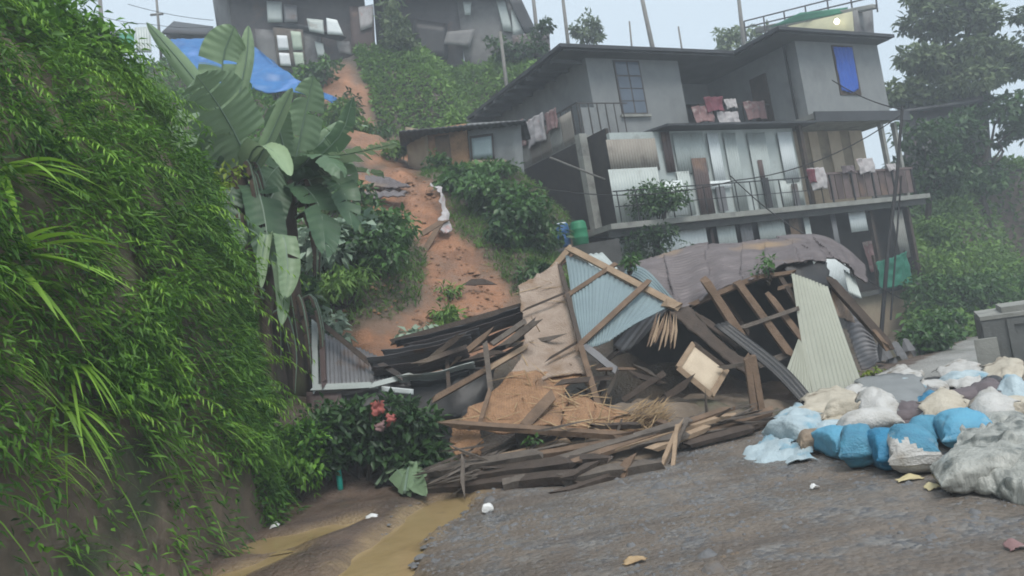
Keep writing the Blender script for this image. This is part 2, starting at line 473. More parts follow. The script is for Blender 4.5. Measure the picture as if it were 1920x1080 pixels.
def rdir(n):
    d = rng.normal(0, 1, (n, 3)); return d / np.linalg.norm(d, axis=1, keepdims=True)
def clump_points(centres, radii, per, hollow=.35):
    out, rad, nn = [], [], []
    for c, r, k in zip(centres, radii, per):
        d = rdir(k); q = (hollow + (1 - hollow) * rng.random(k) ** .5)[:, None]
        rr = np.asarray(r) * np.ones(3)
        out.append(np.asarray(c) + d * q * rr); rad.append(d); nn.append(np.full(k, rng.normal(0, .16)))
    return np.vstack(out), np.vstack(rad), np.concatenate(nn)
def foliage(name, mat, centres, radii, per, L, W, parent=None, tint=.5, droop=.3, hollow=.35, **k):
    P, O, cl = clump_points(centres, radii, per, hollow)
    n = len(P)
    D = O * .7 + rdir(n) * .8 + np.array([0, 0, -droop])
    N = O * .6 + np.array([0, 0, .9]) + rdir(n) * .5
    V, F = leafquads(P, D, N, L * rng.uniform(.6, 1.35, n), W * rng.uniform(.7, 1.3, n))
    t = np.clip(rng.normal(tint, .2, n) + cl, 0, 1)
    return build(name, mat, V, F, parent, tint=np.repeat(t, 4), **k)
def limbs(base, tips, r0, r1=.012, wob=.12, n=7):
    m = MB()
    base = np.asarray(base, float)
    for tp in tips:
        tp = np.asarray(tp, float); d = tp - base
        pts = [base + d * t + np.array([random.uniform(-1, 1), random.uniform(-1, 1), random.uniform(-.4, .4)]) * wob * (1 if 0 < i < 5 else 0)
               for i, t in enumerate(np.linspace(0, 1, 6))]
        m.tube(pts, list(np.linspace(r0, r1, 6)), n)
    return m
def shrub(name, label, base, w, h, mat, leaf=(.12, .06), n=700, clumps=9, tint=.5, cat='shrub', group=None, d=None, stems=5, droop=.3):
    base = np.asarray(base, float)
    d = d or w
    t = thing(name, label, cat, base, group)
    C, Rr, K = [], [], []
    for i in range(clumps):
        a = random.uniform(0, 2 * math.pi); q = math.sqrt(random.random()) * .68
        z = random.uniform(.28, .86)
        k = 1 - .5 * abs(z - .45)
        C.append(base + np.array([math.cos(a) * q * w / 2 * k, math.sin(a) * q * d / 2 * k, z * h]))
        Rr.append(np.array([w * .24, d * .24, h * .2]) * random.uniform(.75, 1.25)); K.append(max(8, int(n / clumps)))
    limbs(base - np.array([0, 0, .08]), C[:stems], .02 + .012 * h, .006, .05, 5).build('stem', 'bark', t)
    foliage('foliage', mat, C, Rr, K, leaf[0], leaf[1], t, tint, droop)
    return t
def tree(name, label, base, top, crown, mat, leaf=(.28, .14), per=420, trunk_r=.16, tint=.5, cat='tree', group=None, spread=(1, 1, 1)):
    """crown: list of (px,py,Y,rx,rz in m)"""
    base = np.asarray(base, float)
    t = thing(name, label, cat, base, group)
    fork = base + (np.asarray(top, float) - base) * .55
    m = MB()
    pts = [base + (fork - base) * s + np.array([fn(s * 3, base[0], 1) * .25, fn(s * 3, base[1], 5) * .25, 0]) * (s > 0) for s in np.linspace(0, 1, 6)]
    pts[0] = base - np.array([0, 0, .4])
    m.tube(pts, list(np.linspace(trunk_r * 1.25, trunk_r * .75, 6)), 9)
    C, Rr, K = [], [], []
    tips = []
    for (x, y, Y, rx, rz) in crown:
        c = at(x, y, Y); tips.append(c)
        for q in range(4):
            o = rdir(1)[0] * np.array([rx, rx, rz]) * .62
            C.append(c + o); Rr.append(np.array([rx * .55, rx * .55, rz * .5]) * random.uniform(.7, 1.2)); K.append(per // 4)
    tr = m.build('trunk', 'bark', t, smooth=True)
    limbs(pts[-1], tips, trunk_r * .6, .02, .3, 6).build('limb', 'bark', t, smooth=True)
    foliage('crown', mat, C, Rr, K, leaf[0], leaf[1], t, tint, .25, .2)
    return t

def sackmesh(w, d, h, seed, slump=.10, nu=46, nv=34, wr=.03):
    """a filled sack lying on its side: fat middle, flat stitched seams and ears at both ends; base at z=0"""
    V, F = [], []
    for i in range(nv + 1):
        s = -1 + 2 * i / nv
        s = math.copysign(1 - (1 - abs(s)) ** 1.5, s)
        e = abs(s)
        fat = max(.05, (1 - e ** 3.2)) ** .55
        wid = .84 + .16 * e ** 4 - .10 * math.exp(-((e - .86) / .1) ** 2)
        drop = -.22 * e ** 3
        for j in range(nu):
            th = 2 * math.pi * j / nu
            sg = lambda x, q: math.copysign(abs(x) ** q, x)
            y = sg(math.cos(th), .75) * wid; z = sg(math.sin(th), .72) * fat
            k = fn(s * 1.5 + seed * 1.7, y * 1.4, z * 1.4 + seed * .7)
            k2 = fn(s * 4 + seed, y * 4 + 3, z * 4)
            pl = fn(th * 2.6 + seed, s * .7, 4) * e ** 2.5
            cr = 1 - abs(fn(s * 2.2 + seed * 2, y * 3.1, z * 3 + 7)) * 2
            cr2 = 1 - abs(fn(s * 5.2 + seed * 3, y * 6.1, z * 6 + 2)) * 2
            g = 1 + slump * 1.5 * k + wr * k2 + .13 * pl + .055 * cr + .04 * cr2
            zz = (z * g * .5 + .5 + drop * .5) * h
            V.append((s * w / 2 * (1 + .03 * k2), y * d / 2 * g, max(.0 + .012 * (k2 + .6), zz)))
    for i in range(nv):
        for j in range(nu):
            F.append((i * nu + j, i * nu + (j + 1) % nu, (i + 1) * nu + (j + 1) % nu, (i + 1) * nu + j))
    F.append(tuple(range(nu))[::-1]); F.append(tuple(range(nv * nu, nv * nu + nu)))
    return np.array(V), F
def stonemesh(w, d, h, seed, slump=.12, nu=28, nv=16, wr=.035):
    """a filled sack: pillow with pinched ends and wrinkles; base at z=0, centred"""
    V, F = [], []
    for i in range(nv + 1):
        ph = -math.pi / 2 + math.pi * i / nv
        for j in range(nu):
            th = 2 * math.pi * j / nu
            e = .62
            sg = lambda x, q: math.copysign(abs(x) ** q, x)
            x = sg(math.cos(ph), e) * sg(math.cos(th), e)
            y = sg(math.cos(ph), e) * sg(math.sin(th), e)
            z = sg(math.sin(ph), .8)
            zz = z * (1 - .42 * abs(x) ** 3) * (1 - .25 * abs(y) ** 3)
            k = fn(x * 1.6 + seed, y * 1.6, z * 1.6 + seed * .7)
            k2 = fn(x * 4 + seed, y * 4 + 3, z * 4)
            k3 = fn(x * 2 + seed, y * 9, z * 9)
            g = 1 + slump * k + wr * 1.6 * k2 + wr * k3
            V.append((x * w / 2 * g, y * d / 2 * g, max(0, (zz * g + 1) * .5 * h + (0.02 * k2 if zz > -.8 else 0))))
    for i in range(nv):
        for j in range(nu):
            F.append((i * nu + j, i * nu + (j + 1) % nu, (i + 1) * nu + (j + 1) % nu, (i + 1) * nu + j))
    return np.array(V), F
def rotz(V, a, tilt=0.0, roll=0.0):
    V = V @ np.array(Matrix.Rotation(roll, 3, 'X')).T @ np.array(Matrix.Rotation(tilt, 3, 'Y')).T
    return V @ np.array(Matrix.Rotation(a, 3, 'Z')).T
# ------------------------------------------------------------------ terrain
def zroad(x, y):
    return -.035 * np.maximum(0, .65 * x + .76 * y - 9)
ROADPOLY = np.array([(-3.6, -12), (-3.45, 5), (-3.1, 7.1), (-2.75, 9.0), (-1.6, 9.6), (-.2, 10.4), (2.8, 11.4), (4.6, 12.4), (6.1, 13.7), (14.2, 24.3),
                     (22, 34), (70, 34), (70, -12)])
def inpoly(x, y, P):
    c = np.zeros(x.shape, bool)
    for (x0, y0), (x1, y1) in zip(P, np.roll(P, -1, 0)):
        k = ((y0 > y) != (y1 > y)) & (x < (x1 - x0) * (y - y0) / (y1 - y0 + 1e-12) + x0)
        c ^= k
    return c
def dpoly(x, y, P, closed=True):
    d = np.full(x.shape, 1e9)
    Q = np.roll(P, -1, 0) if closed else P[1:]
    for (x0, y0), (x1, y1) in zip(P if closed else P[:-1], Q):
        ex, ey = x1 - x0, y1 - y0
        t = np.clip(((x - x0) * ex + (y - y0) * ey) / (ex * ex + ey * ey + 1e-12), 0, 1)
        d = np.minimum(d, np.hypot(x - x0 - t * ex, y - y0 - t * ey))
    return d
def sstep(a, b, x):
    t = np.clip((x - a) / (b - a), 0, 1); return t * t * (3 - 2 * t)
cps = [at(*p) for p in [
    (600, 735, 11.8), (700, 640, 13), (620, 575, 13.6), (850, 640, 13.6), (950, 590, 14.8), (800, 500, 16.4), (690, 490, 15.2), (750, 400, 18.4),
    (700, 330, 20.5), (700, 255, 24), (660, 165, 29), (1010, 490, 16.6), (880, 350, 19.8), (1000, 145, 30.5), (850, 215, 26), (700, 155, 29.5),
    (930, 420, 18.2), (820, 155, 29.5), (560, 470, 15.5), (640, 400, 17), (620, 260, 23.5), (470, 180, 27), (1040, 465, 19.2), (960, 320, 21.5),
    (1740, 590, 23), (1800, 565, 25), (1800, 430, 30), (1900, 335, 33), (1900, 520, 28), (1720, 470, 27),
    (880, 150, 33.5), (1000, 122, 34), (780, 155, 33.5), (560, 160, 33), (1040, 120, 33.5), (940, 118, 36), (350, 125, 34)]]
cps += [hw(*p) for p in [(12.5, 19, 3.45), (13.5, 16.5, 3.0), (13.5, 15.3, 1.3), (16, 15, .8), (20, 15, -.3), (22, 15.2, -.8), (24.5, 15, -.9), (27.5, 15.2, -.7), (21, 13.2, -.5), (24, 13.4, -.75), (12, 22, 4.6), (12, 25, 6.6),
                         (16, 20, 3.4), (20, 20, 3.2), (25, 20, 2.2), (16, 25.5, 6.2), (20, 26, 5.6), (25, 26, 3.4), (16, 31, 10), (22, 33, 9.5), (28, 30, 4.5), (28, 20, 1.6)]]
cps += [np.array(p, float) for p in [(-4.5, 12, 1.4), (-3.4, 11.2, 1.25), (-6, 14, 3), (-9, 16, 5.5), (-9, 11, 5), (-14, 22, 10.5), (-9, 30, 12), (0, 36, 11.6), (-8, 38, 12), (-20, 35, 14),
                                     (-25, 15, 12), (-12, 5, 7), (-9, 0, 6), (-20, 0, 9), (-1.5, 11, .35), (0, 12, .5), (2, 12.5, .5), (3, 14, .8), (5.5, 14.2, .1), (8, 16.3, -.3),
                                     (10, 45, 12), (20, 50, 8), (30, 45, 4), (40, 38, 2.5), (-5, 60, 10), (30, 70, -4), (-40, 60, 10), (60, 60, -8), (60, 20, -3), (60, -15, -2), (0, -15, 0), (-40, -15, 12),
                                     (-60, 20, 20), (-60, 70, 16), (60, 40, -4)]]
cps = np.array(cps)
def _phi(r2): return .5 * r2 * np.log(r2 + 1e-9)
_n = len(cps)
_A = np.zeros((_n + 3, _n + 3))
_A[:_n, :_n] = _phi(((cps[:, None, :2] - cps[None, :, :2]) ** 2).sum(2)) + np.eye(_n) * .12
_A[:_n, _n] = 1; _A[:_n, _n + 1:] = cps[:, :2]; _A[_n:, :_n] = _A[:_n, _n:].T
_w = np.linalg.solve(_A, np.concatenate([cps[:, 2], [0, 0, 0]]))
def rbf(x, y):
    q = _w[_n] + _w[_n + 1] * x + _w[_n + 2] * y
    for k in range(_n):
        q = q + _w[k] * _phi((x - cps[k, 0]) ** 2 + (y - cps[k, 1]) ** 2)
    return q
PUD1 = np.array([on_z(*p)[:2] for p in [(850, 932), (805, 958), (750, 1003), (700, 1062), (660, 1130)]])
PUD2 = np.array([on_z(*p)[:2] for p in [(628, 984), (560, 1003), (505, 1012)]])
PUD3 = np.array([on_z(*p)[:2] for p in [(520, 1042), (455, 1062), (420, 1075)]])
RIDGE = np.array([on_z(*p)[:2] for p in [(690, 950), (660, 1000), (590, 1045), (560, 1075)]])
def smooth_noise(X, Y, s, seed=0):
    return np.array([fn(a, b, seed, s) for a, b in zip((X).ravel(), (Y).ravel())]).reshape(X.shape)
def height(X, Y, fine=True):
    X = np.asarray(X, float); Y = np.asarray(Y, float)
    ins = inpoly(X, Y, ROADPOLY); d = dpoly(X, Y, ROADPOLY)
    k = np.where(ins, 0, sstep(0, 1.6, d))
    r = rbf(X, Y)
    if fine:
        r = r + .16 * smooth_noise(X, Y, .55, 3) + .07 * smooth_noise(X, Y, 1.9, 8)
    if fine:                                            # gullies and lumps on the steep ground
        g1 = np.abs(smooth_noise(X, Y * .45, 1.1, 21)); g2 = np.abs(smooth_noise(X, Y, 2.7, 23))
        r = r + ((.34 * g1 + .2 * g2) - .13) * (Y > 12.5)
    h = zroad(X, Y) * (1 - k) + r * k
    near = (np.abs(X) < 14) & (Y > 1) & (Y < 18)
    if fine:
        n1 = smooth_noise(X, Y, 1.1, 1); n2 = smooth_noise(X, Y, 3.7, 2)
        h = h + (1 - k) * (.014 * n1 + .010 * n2)
        rm = sstep(.55, .05, dpoly(X, Y, RIDGE, False) + .12 * n2)
        h = h + .05 * rm * (1 + .8 * n2) * near
        w1 = dpoly(X, Y, PUD1, False) + .10 * n2 + .1 * n1
        w2 = np.minimum(dpoly(X, Y, PUD2, False), dpoly(X, Y, PUD3, False) + .05) + .12 * n2 + .06 * n1
        h = h - .11 * sstep(.36, .14, w1) * near - .12 * sstep(.44, .1, w2) * near
    return h
def gz(x, y):
    return float(height(np.array([x]), np.array([y]))[0])

def axis_coords(a, b, lo, hi, fine):
    c = list(np.arange(a, b, fine))
    s = fine; x = a
    left = []
    while x > lo: s = min(s * 1.22, 6); x -= s; left.append(x)
    s = fine; x = c[-1]; right = []
    while x < hi: s = min(s * 1.22, 6); x += s; right.append(x)
    return np.array(left[::-1] + c + right)
xs = axis_coords(-10, 22, -60, 62, .15); ys = axis_coords(4, 37, -14, 70, .15)
GX, GY = np.meshgrid(xs, ys)
GZ = height(GX, GY)
NV, NU = GX.shape
VV = np.stack([GX, GY, GZ], 2).reshape(-1, 3)
# soil classes
D_ = VV - CAM
dep = D_ @ FW
ok = dep > 1
PXX = 960 + (D_ @ RT) / np.where(ok, dep, 1) * FPX; PYY = 540 - (D_ @ UP) / np.where(ok, dep, 1) * FPX
SL1 = np.array([(610, 350), (690, 318), (765, 300), (830, 375), (850, 440), (905, 500), (965, 560), (1000, 640), (900, 690), (700, 700), (640, 640), (700, 600), (790, 570), (800, 490), (740, 420), (650, 395)], float)
SL2 = np.array([(600, 155), (655, 130), (682, 175), (700, 235), (745, 262), (765, 300), (690, 320), (640, 270), (600, 210)], float)
def slmask(X, Y):
    n = np.array([fn(a, b, 4, .02) * 24 for a, b in zip(X, Y)])
    out = np.zeros(X.shape)
    for P in (SL1, SL2):
        d = dpoly(X, Y, P) * np.where(inpoly(X, Y, P), 1, -1)
        out = np.maximum(out, sstep(-14, 14, d + n))
    return out
slide = np.zeros(len(VV))
sel = ok & (VV[:, 1] > 12.2) & (VV[:, 1] < 33) & (PXX > 500) & (PXX < 1100)
slide[sel] = slmask(PXX[sel], PYY[sel])
X_, Y_ = VV[:, 0], VV[:, 1]
insr = inpoly(X_, Y_, ROADPOLY); dr = dpoly(X_, Y_, ROADPOLY)
# gravel begins to the right of the muddy strip
VERGE = np.array([on_z(*p)[:2] for p in [(1180, 850), (900, 925), (850, 950), (800, 1000), (770, 1060), (740, 1150)]])
side = inpoly(X_, Y_, np.vstack([VERGE, [(-1.0, -12), (-8, -12), (-8, 12), (2, 12)]]))
mud = np.where(insr, np.where(side, 1.0, sstep(.35, .0, dpoly(X_, Y_, VERGE, False)) * .5), 0.6)
mud = np.maximum(mud, np.where(insr, sstep(.8, 0, dr) * .8, 1 - sstep(0, 3, dr) * .9) * (Y_ < 40))
_s = np.minimum(dpoly(X_, Y_, PUD1, False), np.minimum(dpoly(X_, Y_, PUD2, False), dpoly(X_, Y_, PUD3, False) + .05))
_s = _s + .12 * np.array([fn(a, b, 31, 2.3) + .6 * fn(a, b, 7, 6) for a, b in zip(X_, Y_)])
silt = sstep(.46, .26, _s) * .85
farroad = np.where(insr, sstep(10.5, 13, .65 * X_ + .76 * Y_), 0)
mud = np.where(insr, mud * (1 - .75 * farroad), mud)

def ground_material():
    m = bpy.data.materials.new('ground_soil'); m.use_nodes = True
    n, l = m.node_tree.nodes, m.node_tree.links
    b = n['Principled BSDF']
    tc = n.new('ShaderNodeTexCoord')
    def N(scale, det=8, rough=.6):
        q = n.new('ShaderNodeTexNoise'); q.inputs['Scale'].default_value = scale; q.inputs['Detail'].default_value = det
        q.inputs['Roughness'].default_value = rough; l.new(tc.outputs['Object'], q.inputs[0]); return q.outputs[0]
    def MR(s, a, c, d=0., e=1.):
        q = n.new('ShaderNodeMapRange'); l.new(s, q.inputs[0])
        for i, v in zip((1, 2, 3, 4), (a, c, d, e)): q.inputs[i].default_value = v
        return q.outputs[0]
    def MX(f, a, c):
        q = n.new('ShaderNodeMix'); q.data_type = 'RGBA'; l.new(f, q.inputs[0])
        for i, v in ((6, a), (7, c)):
            if isinstance(v, tuple): q.inputs[i].default_value = (*v, 1)
            else: l.new(v, q.inputs[i])
        return q.outputs[2]
    def AT(nm):
        q = n.new('ShaderNodeAttribute'); q.attribute_name = nm; return q.outputs['Fac']
    vor = n.new('ShaderNodeTexVoronoi'); vor.inputs['Scale'].default_value = 24; l.new(tc.outputs['Object'], vor.inputs[0])
    vor2 = n.new('ShaderNodeTexVoronoi'); vor2.inputs['Scale'].default_value = 42; l.new(tc.outputs['Object'], vor2.inputs[0])
    bw = n.new('ShaderNodeRGBToBW'); l.new(vor.outputs['Color'], bw.inputs[0])
    bw2 = n.new('ShaderNodeRGBToBW'); l.new(vor2.outputs['Color'], bw2.inputs[0])
    chips = MX(MR(bw.outputs[0], .25, .8), (.075, .076, .08), (.22, .208, .192))
    chips2 = MX(MR(bw2.outputs[0], .2, .8), (.075, .07, .068), (.16, .15, .14))
    stones = MX(MR(N(3), .4, .6), chips, chips2)
    mudc = MX(MR(N(1.7), .35, .65), (.185, .15, .12), (.11, .088, .071))
    grav = MX(MR(N(1.3, 12, .78), .47, .60), mudc, stones)
    grav = MX(MR(N(.38, 7), .46, .56), grav, MX(MR(N(7, 10), .38, .62), (.21, .178, .148), (.14, .122, .105)))
    pale = MX(MR(N(1.2), .35, .65), (.34, .335, .315), (.25, .245, .23))
    grav = MX(MR(N(2.6, 9, .7), .5, .66), grav, MX(MR(bw.outputs[0], .3, .7), (.09, .095, .105), (.21, .2, .188)))
    mpt = n.new('ShaderNodeMapping'); mpt.inputs['Rotation'].default_value = (0, 0, R(-52)); mpt.inputs['Scale'].default_value = (.22, 1.5, 1)
    l.new(tc.outputs['Object'], mpt.inputs[0])
    trk = n.new('ShaderNodeTexNoise'); trk.inputs['Scale'].default_value = 1.5; trk.inputs['Detail'].default_value = 6; l.new(mpt.outputs[0], trk.inputs[0])
    grav = MX(MR(trk.outputs[0], .52, .66, 0., .75), grav, MX(MR(N(5, 8), .35, .65), (.125, .10, .082), (.085, .072, .062)))
    road = MX(AT('farroad'), grav, pale)
    wetm = MX(MR(N(2.3, 10), .35, .65), (.15, .105, .078), (.08, .057, .045))
    slide_c = MX(MR(N(1.1, 10, .68), .34, .64), (.40, .19, .10), (.20, .10, .056))
    slide_c = MX(MR(N(.6, 10), .5, .62), slide_c, (.20, .125, .085))
    hill = MX(MR(N(1.4, 10), .35, .65), (.055, .06, .028), (.035, .032, .02))
    base = MX(AT('road'), hill, road)
    base = MX(AT('mud'), base, wetm)
    base = MX(AT('silt'), base, MX(MR(N(4, 8), .35, .65), (.30, .215, .115), (.20, .14, .08)))
    base = MX(AT('slide'), base, slide_c)
    l.new(base, b.inputs['Base Color'])
    rr = MR(N(.8, 6), .4, .6, .28, .8); l.new(rr, b.inputs['Roughness'])
    b.inputs['Specular IOR Level'].default_value = .35
    ad = n.new('ShaderNodeMath'); ad.operation = 'MULTIPLY_ADD'
    l.new(vor.outputs['Distance'], ad.inputs[0]); ad.inputs[1].default_value = -.6; l.new(N(14, 8), ad.inputs[2])
    bp = n.new('ShaderNodeBump'); bp.inputs['Strength'].default_value = .6; bp.inputs['Distance'].default_value = .05
    l.new(ad.outputs[0], bp.inputs['Height']); l.new(bp.outputs[0], b.inputs['Normal'])
    return m
GM = ground_material()
ii, jj = np.meshgrid(np.arange(NV - 1), np.arange(NU - 1), indexing='ij')
fa = (ii * NU + jj).ravel()
FQ = np.stack([fa, fa + 1, fa + NU + 1, fa + NU], 1)
cen = VV[FQ].mean(1)
isroad = inpoly(cen[:, 0], cen[:, 1], ROADPOLY)
for nm, msk in (('road', isroad), ('hillside', ~isroad)):
    used = np.unique(FQ[msk]); remap = np.full(len(VV), -1); remap[used] = np.arange(len(used))
    o = build(nm, GM, VV[used], remap[FQ[msk]], None, smooth=True, kind='structure')
    o.data.transform(Matrix.Translation(o.location)); o.location = (0, 0, 0); ORI[o.name] = np.zeros(3)
    for an, arr in (('slide', slide), ('mud', mud), ('road', np.maximum(insr, dr < .3).astype(float)), ('farroad', farroad), ('silt', silt)):
        a = o.data.attributes.new(an, 'FLOAT', 'POINT'); a.data.foreach_set('value', arr[used].astype(np.float32))
# muddy puddles: level sheets, the hollows in the ground give the shore
for nm, P, wd, lv in (('puddle', PUD1, .62, -.046), ('puddle', PUD2, .5, -.043), ('puddle', PUD3, .45, -.052)):
    L_, R_ = [], []
    for i, p in enumerate(P):
        d = P[min(i + 1, len(P) - 1)] - P[max(i - 1, 0)]; d = d / np.linalg.norm(d); nn = np.array([-d[1], d[0]])
        e = d * (-.3 if i == 0 else .3 if i == len(P) - 1 else 0)
        L_.append((*(p + nn * wd + e), lv)); R_.append((*(p - nn * wd + e), lv))
    k = len(P)
    o = build(nm, 'muddy_water', L_ + R_, [(i, i + 1, k + i + 1, k + i) for i in range(k - 1)], kind='structure')
    for pl in o.data.polygons: pass
    o.data.flip_normals() if o.data.polygons[0].normal.z < 0 else None

# loose stones on the road
def stones(name, n, region, smin, smax, seed, label, kind='stuff'):
    r = np.random.default_rng(seed)
    X = r.uniform(region[0], region[1], n); Y = r.uniform(region[2], region[3], n)
    keep = inpoly(X, Y, ROADPOLY) & (np.array([fn(a, b, 6, .8) for a, b in zip(X, Y)]) + .35 * r.normal(size=n) > -.05)
    keep &= ~inpoly(X, Y, np.vstack([VERGE, [(-1.0, -12), (-8, -12), (-8, 12), (2, 12)]])) | (r.random(n) < .12)
    X, Y = X[keep], Y[keep]; Z = height(X, Y); n = len(X)
    base = np.array([(1, 0, 0), (.4, .9, 0), (-.7, .7, 0), (-.95, -.3, 0), (-.1, -1, 0), (.75, -.6, 0), (.45, .1, .8), (-.25, .35, .75), (-.1, -.45, .7)])
    faces = np.array([(0, 1, 6), (1, 7, 6), (1, 2, 7), (2, 3, 7), (3, 8, 7), (3, 4, 8), (4, 5, 8), (5, 6, 8), (5, 0, 6), (6, 7, 8)])
    S = r.uniform(smin, smax, n) * (1 + (r.random(n) < .06)); A = r.uniform(0, 6.28, n)
    B = base[None] * (1 + r.uniform(-.3, .3, (n, 9, 1))); B[..., 2] *= r.uniform(.35, .8, (n, 1)) 
    c, s = np.cos(A)[:, None], np.sin(A)[:, None]
    W = np.stack([B[..., 0] * c - B[..., 1] * s, B[..., 0] * s + B[..., 1] * c, B[..., 2]], 2) * S[:, None, None]
    W += np.stack([X, Y, Z - .2 * S], 1)[:, None]
    F = (np.arange(n)[:, None, None] * 9 + faces[None]).reshape(-1, 3)
    return build(name, 'stone', W.reshape(-1, 3), F, None, kind=kind, label=label)
stones('gravel', 9000, (-1.6, 6, 4.6, 11), .010, .030, 3, 'loose grey gravel strewn over the muddy road')
stones('rubble_stones', 420, (-1.2, 5, 4.8, 10), .03, .055, 5, 'larger broken stones lying in the road surface')

# ------------------------------------------------------------------ the steep bank on the left
PATH = np.array([(-3.9, 1.0), (-3.62, 3), (-3.42, 5), (-3.12, 7), (-2.95, 8.5), (-3.0, 9.2), (-3.5, 9.8), (-4.7, 10.4), (-7.5, 11.0)])
def path_at(s):
    G = bez([[(*p, 0) for p in PATH]] * 2, 200, 1)[0][:, :2]
    L = np.concatenate([[0], np.cumsum(np.linalg.norm(np.diff(G, axis=0), axis=1))]); L /= L[-1]
    p = np.stack([np.interp(s, L, G[:, 0]), np.interp(s, L, G[:, 1])], -1)
    e = .01
    q = np.stack([np.interp(np.clip(s + e, 0, 1), L, G[:, 0]) - np.interp(np.clip(s - e, 0, 1), L, G[:, 0]),
                  np.interp(np.clip(s + e, 0, 1), L, G[:, 1]) - np.interp(np.clip(s - e, 0, 1), L, G[:, 1])], -1)
    q /= np.linalg.norm(q, axis=-1, keepdims=True)
    return p, np.stack([-q[..., 1], q[..., 0]], -1)      # left normal = into the bank
PZ = np.array([0, .5, 1.6, 2.8, 3.84, 4.8, 5.6, 6.1, 6.5, 6.8]); PO = np.array([0, .06, .12, .2, .42, .85, 1.45, 2.2, 3.6, 6])
PT = np.linspace(0, 1, len(PZ))
def bank_pt(s, t, disp=True):
    s = np.asarray(s, float); t = np.asarray(t, float)
    p, nn = path_at(s)
    z = np.interp(t, PT, PZ); o = np.interp(t, PT, PO)
    if disp:
        d = np.array([.30 * fn(a * 9, b * 1.3, 1) + .13 * fn(a * 34, b * 3.2, 5) + .05 * fn(a * 80, b * 14, 9) for a, b in zip(s.ravel(), t.ravel())]).reshape(s.shape)
        o = o + d * np.minimum(1, z * .9 + .15)
        z = z + .1 * d
    return np.stack([p[..., 0] + nn[..., 0] * o, p[..., 1] + nn[..., 1] * o, z - .06], -1)
S_, T_ = np.meshgrid(np.linspace(0, 1, 150), np.linspace(0, 1, 80))
BG = bank_pt(S_, T_)
bi, bj = np.meshgrid(np.arange(79), np.arange(149), indexing='ij'); q = (bi * 150 + bj).ravel()
bank = build('bank', 'earth_dark', BG.reshape(-1, 3), np.stack([q, q + 1, q + 151, q + 150], 1), None, smooth=True, kind='structure')

def bank_samples(n, dens, seed):
    r = np.random.default_rng(seed)
    s = r.random(n); t = r.random(n)
    P = bank_pt(s, t, False)
    p2, nn = path_at(s)
    d = np.array([.30 * fn(a * 9, b * 1.3, 1) + .13 * fn(a * 34, b * 3.2, 5) for a, b in zip(s, t)])
    P[:, :2] += nn * (d * np.minimum(1, P[:, 2] * .9 + .15))[:, None]
    k = r.random(n) < dens(P, s, t)
    out = np.stack([-nn[k][:, 0], -nn[k][:, 1], np.zeros(k.sum())], 1)
    return P[k], out
def bank_density(P, s, t):
    z, y = P[:, 2], P[:, 1]
    patch = np.array([fn(a, b, c, .9) for a, b, c in P]) * .6 + np.array([fn(a, b, c, 2.2) for a, b, c in P * np.array([1, 1, .45])]) * .6
    lim = np.interp(y, [3, 5.5, 6.6, 7.6, 8.4, 9.2, 12], [2.2, 2.0, 1.7, 1.05, .4, .0, .0])
    low = sstep(-.9, .7, z - lim + patch * 1.3)
    return np.clip(.12 + low, 0, 1) * np.clip(.75 + patch * 1.1, .12, 1)
P, O = bank_samples(120000, bank_density, 11); n = len(P)
D = O * .75 + rdir(n) * .75 + np.array([.15, .1, -.55]); Nn = O * .7 + np.array([0, 0, .8]) + rdir(n) * .6
V, F = leafquads(P + O * rng.uniform(0, .28, (n, 1)) - np.array([0, 0, 1]) * rng.uniform(0, .1, (n, 1)), D, Nn, rng.uniform(.05, .15, n), rng.uniform(.012, .034, n))
tn = np.clip(.36 + np.array([fn(a, b, c, .7) for a, b, c in P]) * .55 + rng.normal(0, .2, n), 0, 1)
build('bank_foliage', 'l_bank', V, F, None, tint=np.repeat(tn, 4), kind='stuff', label='dense small leaved creepers covering the steep bank')
P, O = bank_samples(22000, lambda p, s, t: bank_density(p, s, t) * np.where(p[:, 2] < .4, .5, 1), 12); n = len(P)
D = O * .8 + rdir(n) * .8 + np.array([.2, .15, .2])
V, F = blades(P, D, rng.uniform(.2, .5, n), .018, rng.uniform(.55, 1.2, n))
tn = np.clip(.4 + np.array([fn(a, b, c, .5) for a, b, c in P + 7]) * .6 + rng.normal(0, .18, n), 0, 1)
build('bank_grass', 'l_blade', V, F, None, tint=np.repeat(tn, 10), kind='stuff', label='long drooping grass hanging down the bank')
# lumps of fine foliage, light and dark, standing out from the bank face
P, O = bank_samples(900, lambda p, s, t: bank_density(p, s, t) * np.where(p[:, 2] < 1.2, .6, 1), 31)
CC = P + O * rng.uniform(.02, .2, (len(P), 1)); RRr = [np.array([.26, .26, .22]) * random.uniform(.5, 1.25) for _ in P]
foliage('bank_bushes', 'l_bank', CC, RRr, [150] * len(P), .10, .022, None, .5, .6, kind='stuff', label='fine leaved bushes bulging out of the bank')
# hanging vines down the bare lower face
P, O = bank_samples(420, lambda p, s, t: ((p[:, 2] > .7) & (p[:, 2] < 2.6)).astype(float), 41)
Vs, Fs, kk = [], [], 0
LP, LO = [], []
for p, o in zip(P, O):
    L = random.uniform(.4, 1.3); q = p + o * .06
    for i in range(int(L / .035)):
        q = q + np.array([random.gauss(0, .008), random.gauss(0, .008), -.035]); 
        if q[2] < .05: break
        LP.append(q + rng.normal(0, .03, 3)); LO.append(o)
LP, LO = np.array(LP), np.array(LO); n = len(LP)
V, F = leafquads(LP, LO * .6 + rdir(n) * .8 + np.array([0, 0, -.5]), LO + rdir(n) * .5, rng.uniform(.04, .09, n), rng.uniform(.02, .045, n))
build('bank_vines', 'l_bank', V, F, None, tint=np.repeat(np.clip(rng.normal(.4, .25, n), 0, 1), 4), kind='stuff', label='leafy vines trailing down the bare lower bank')
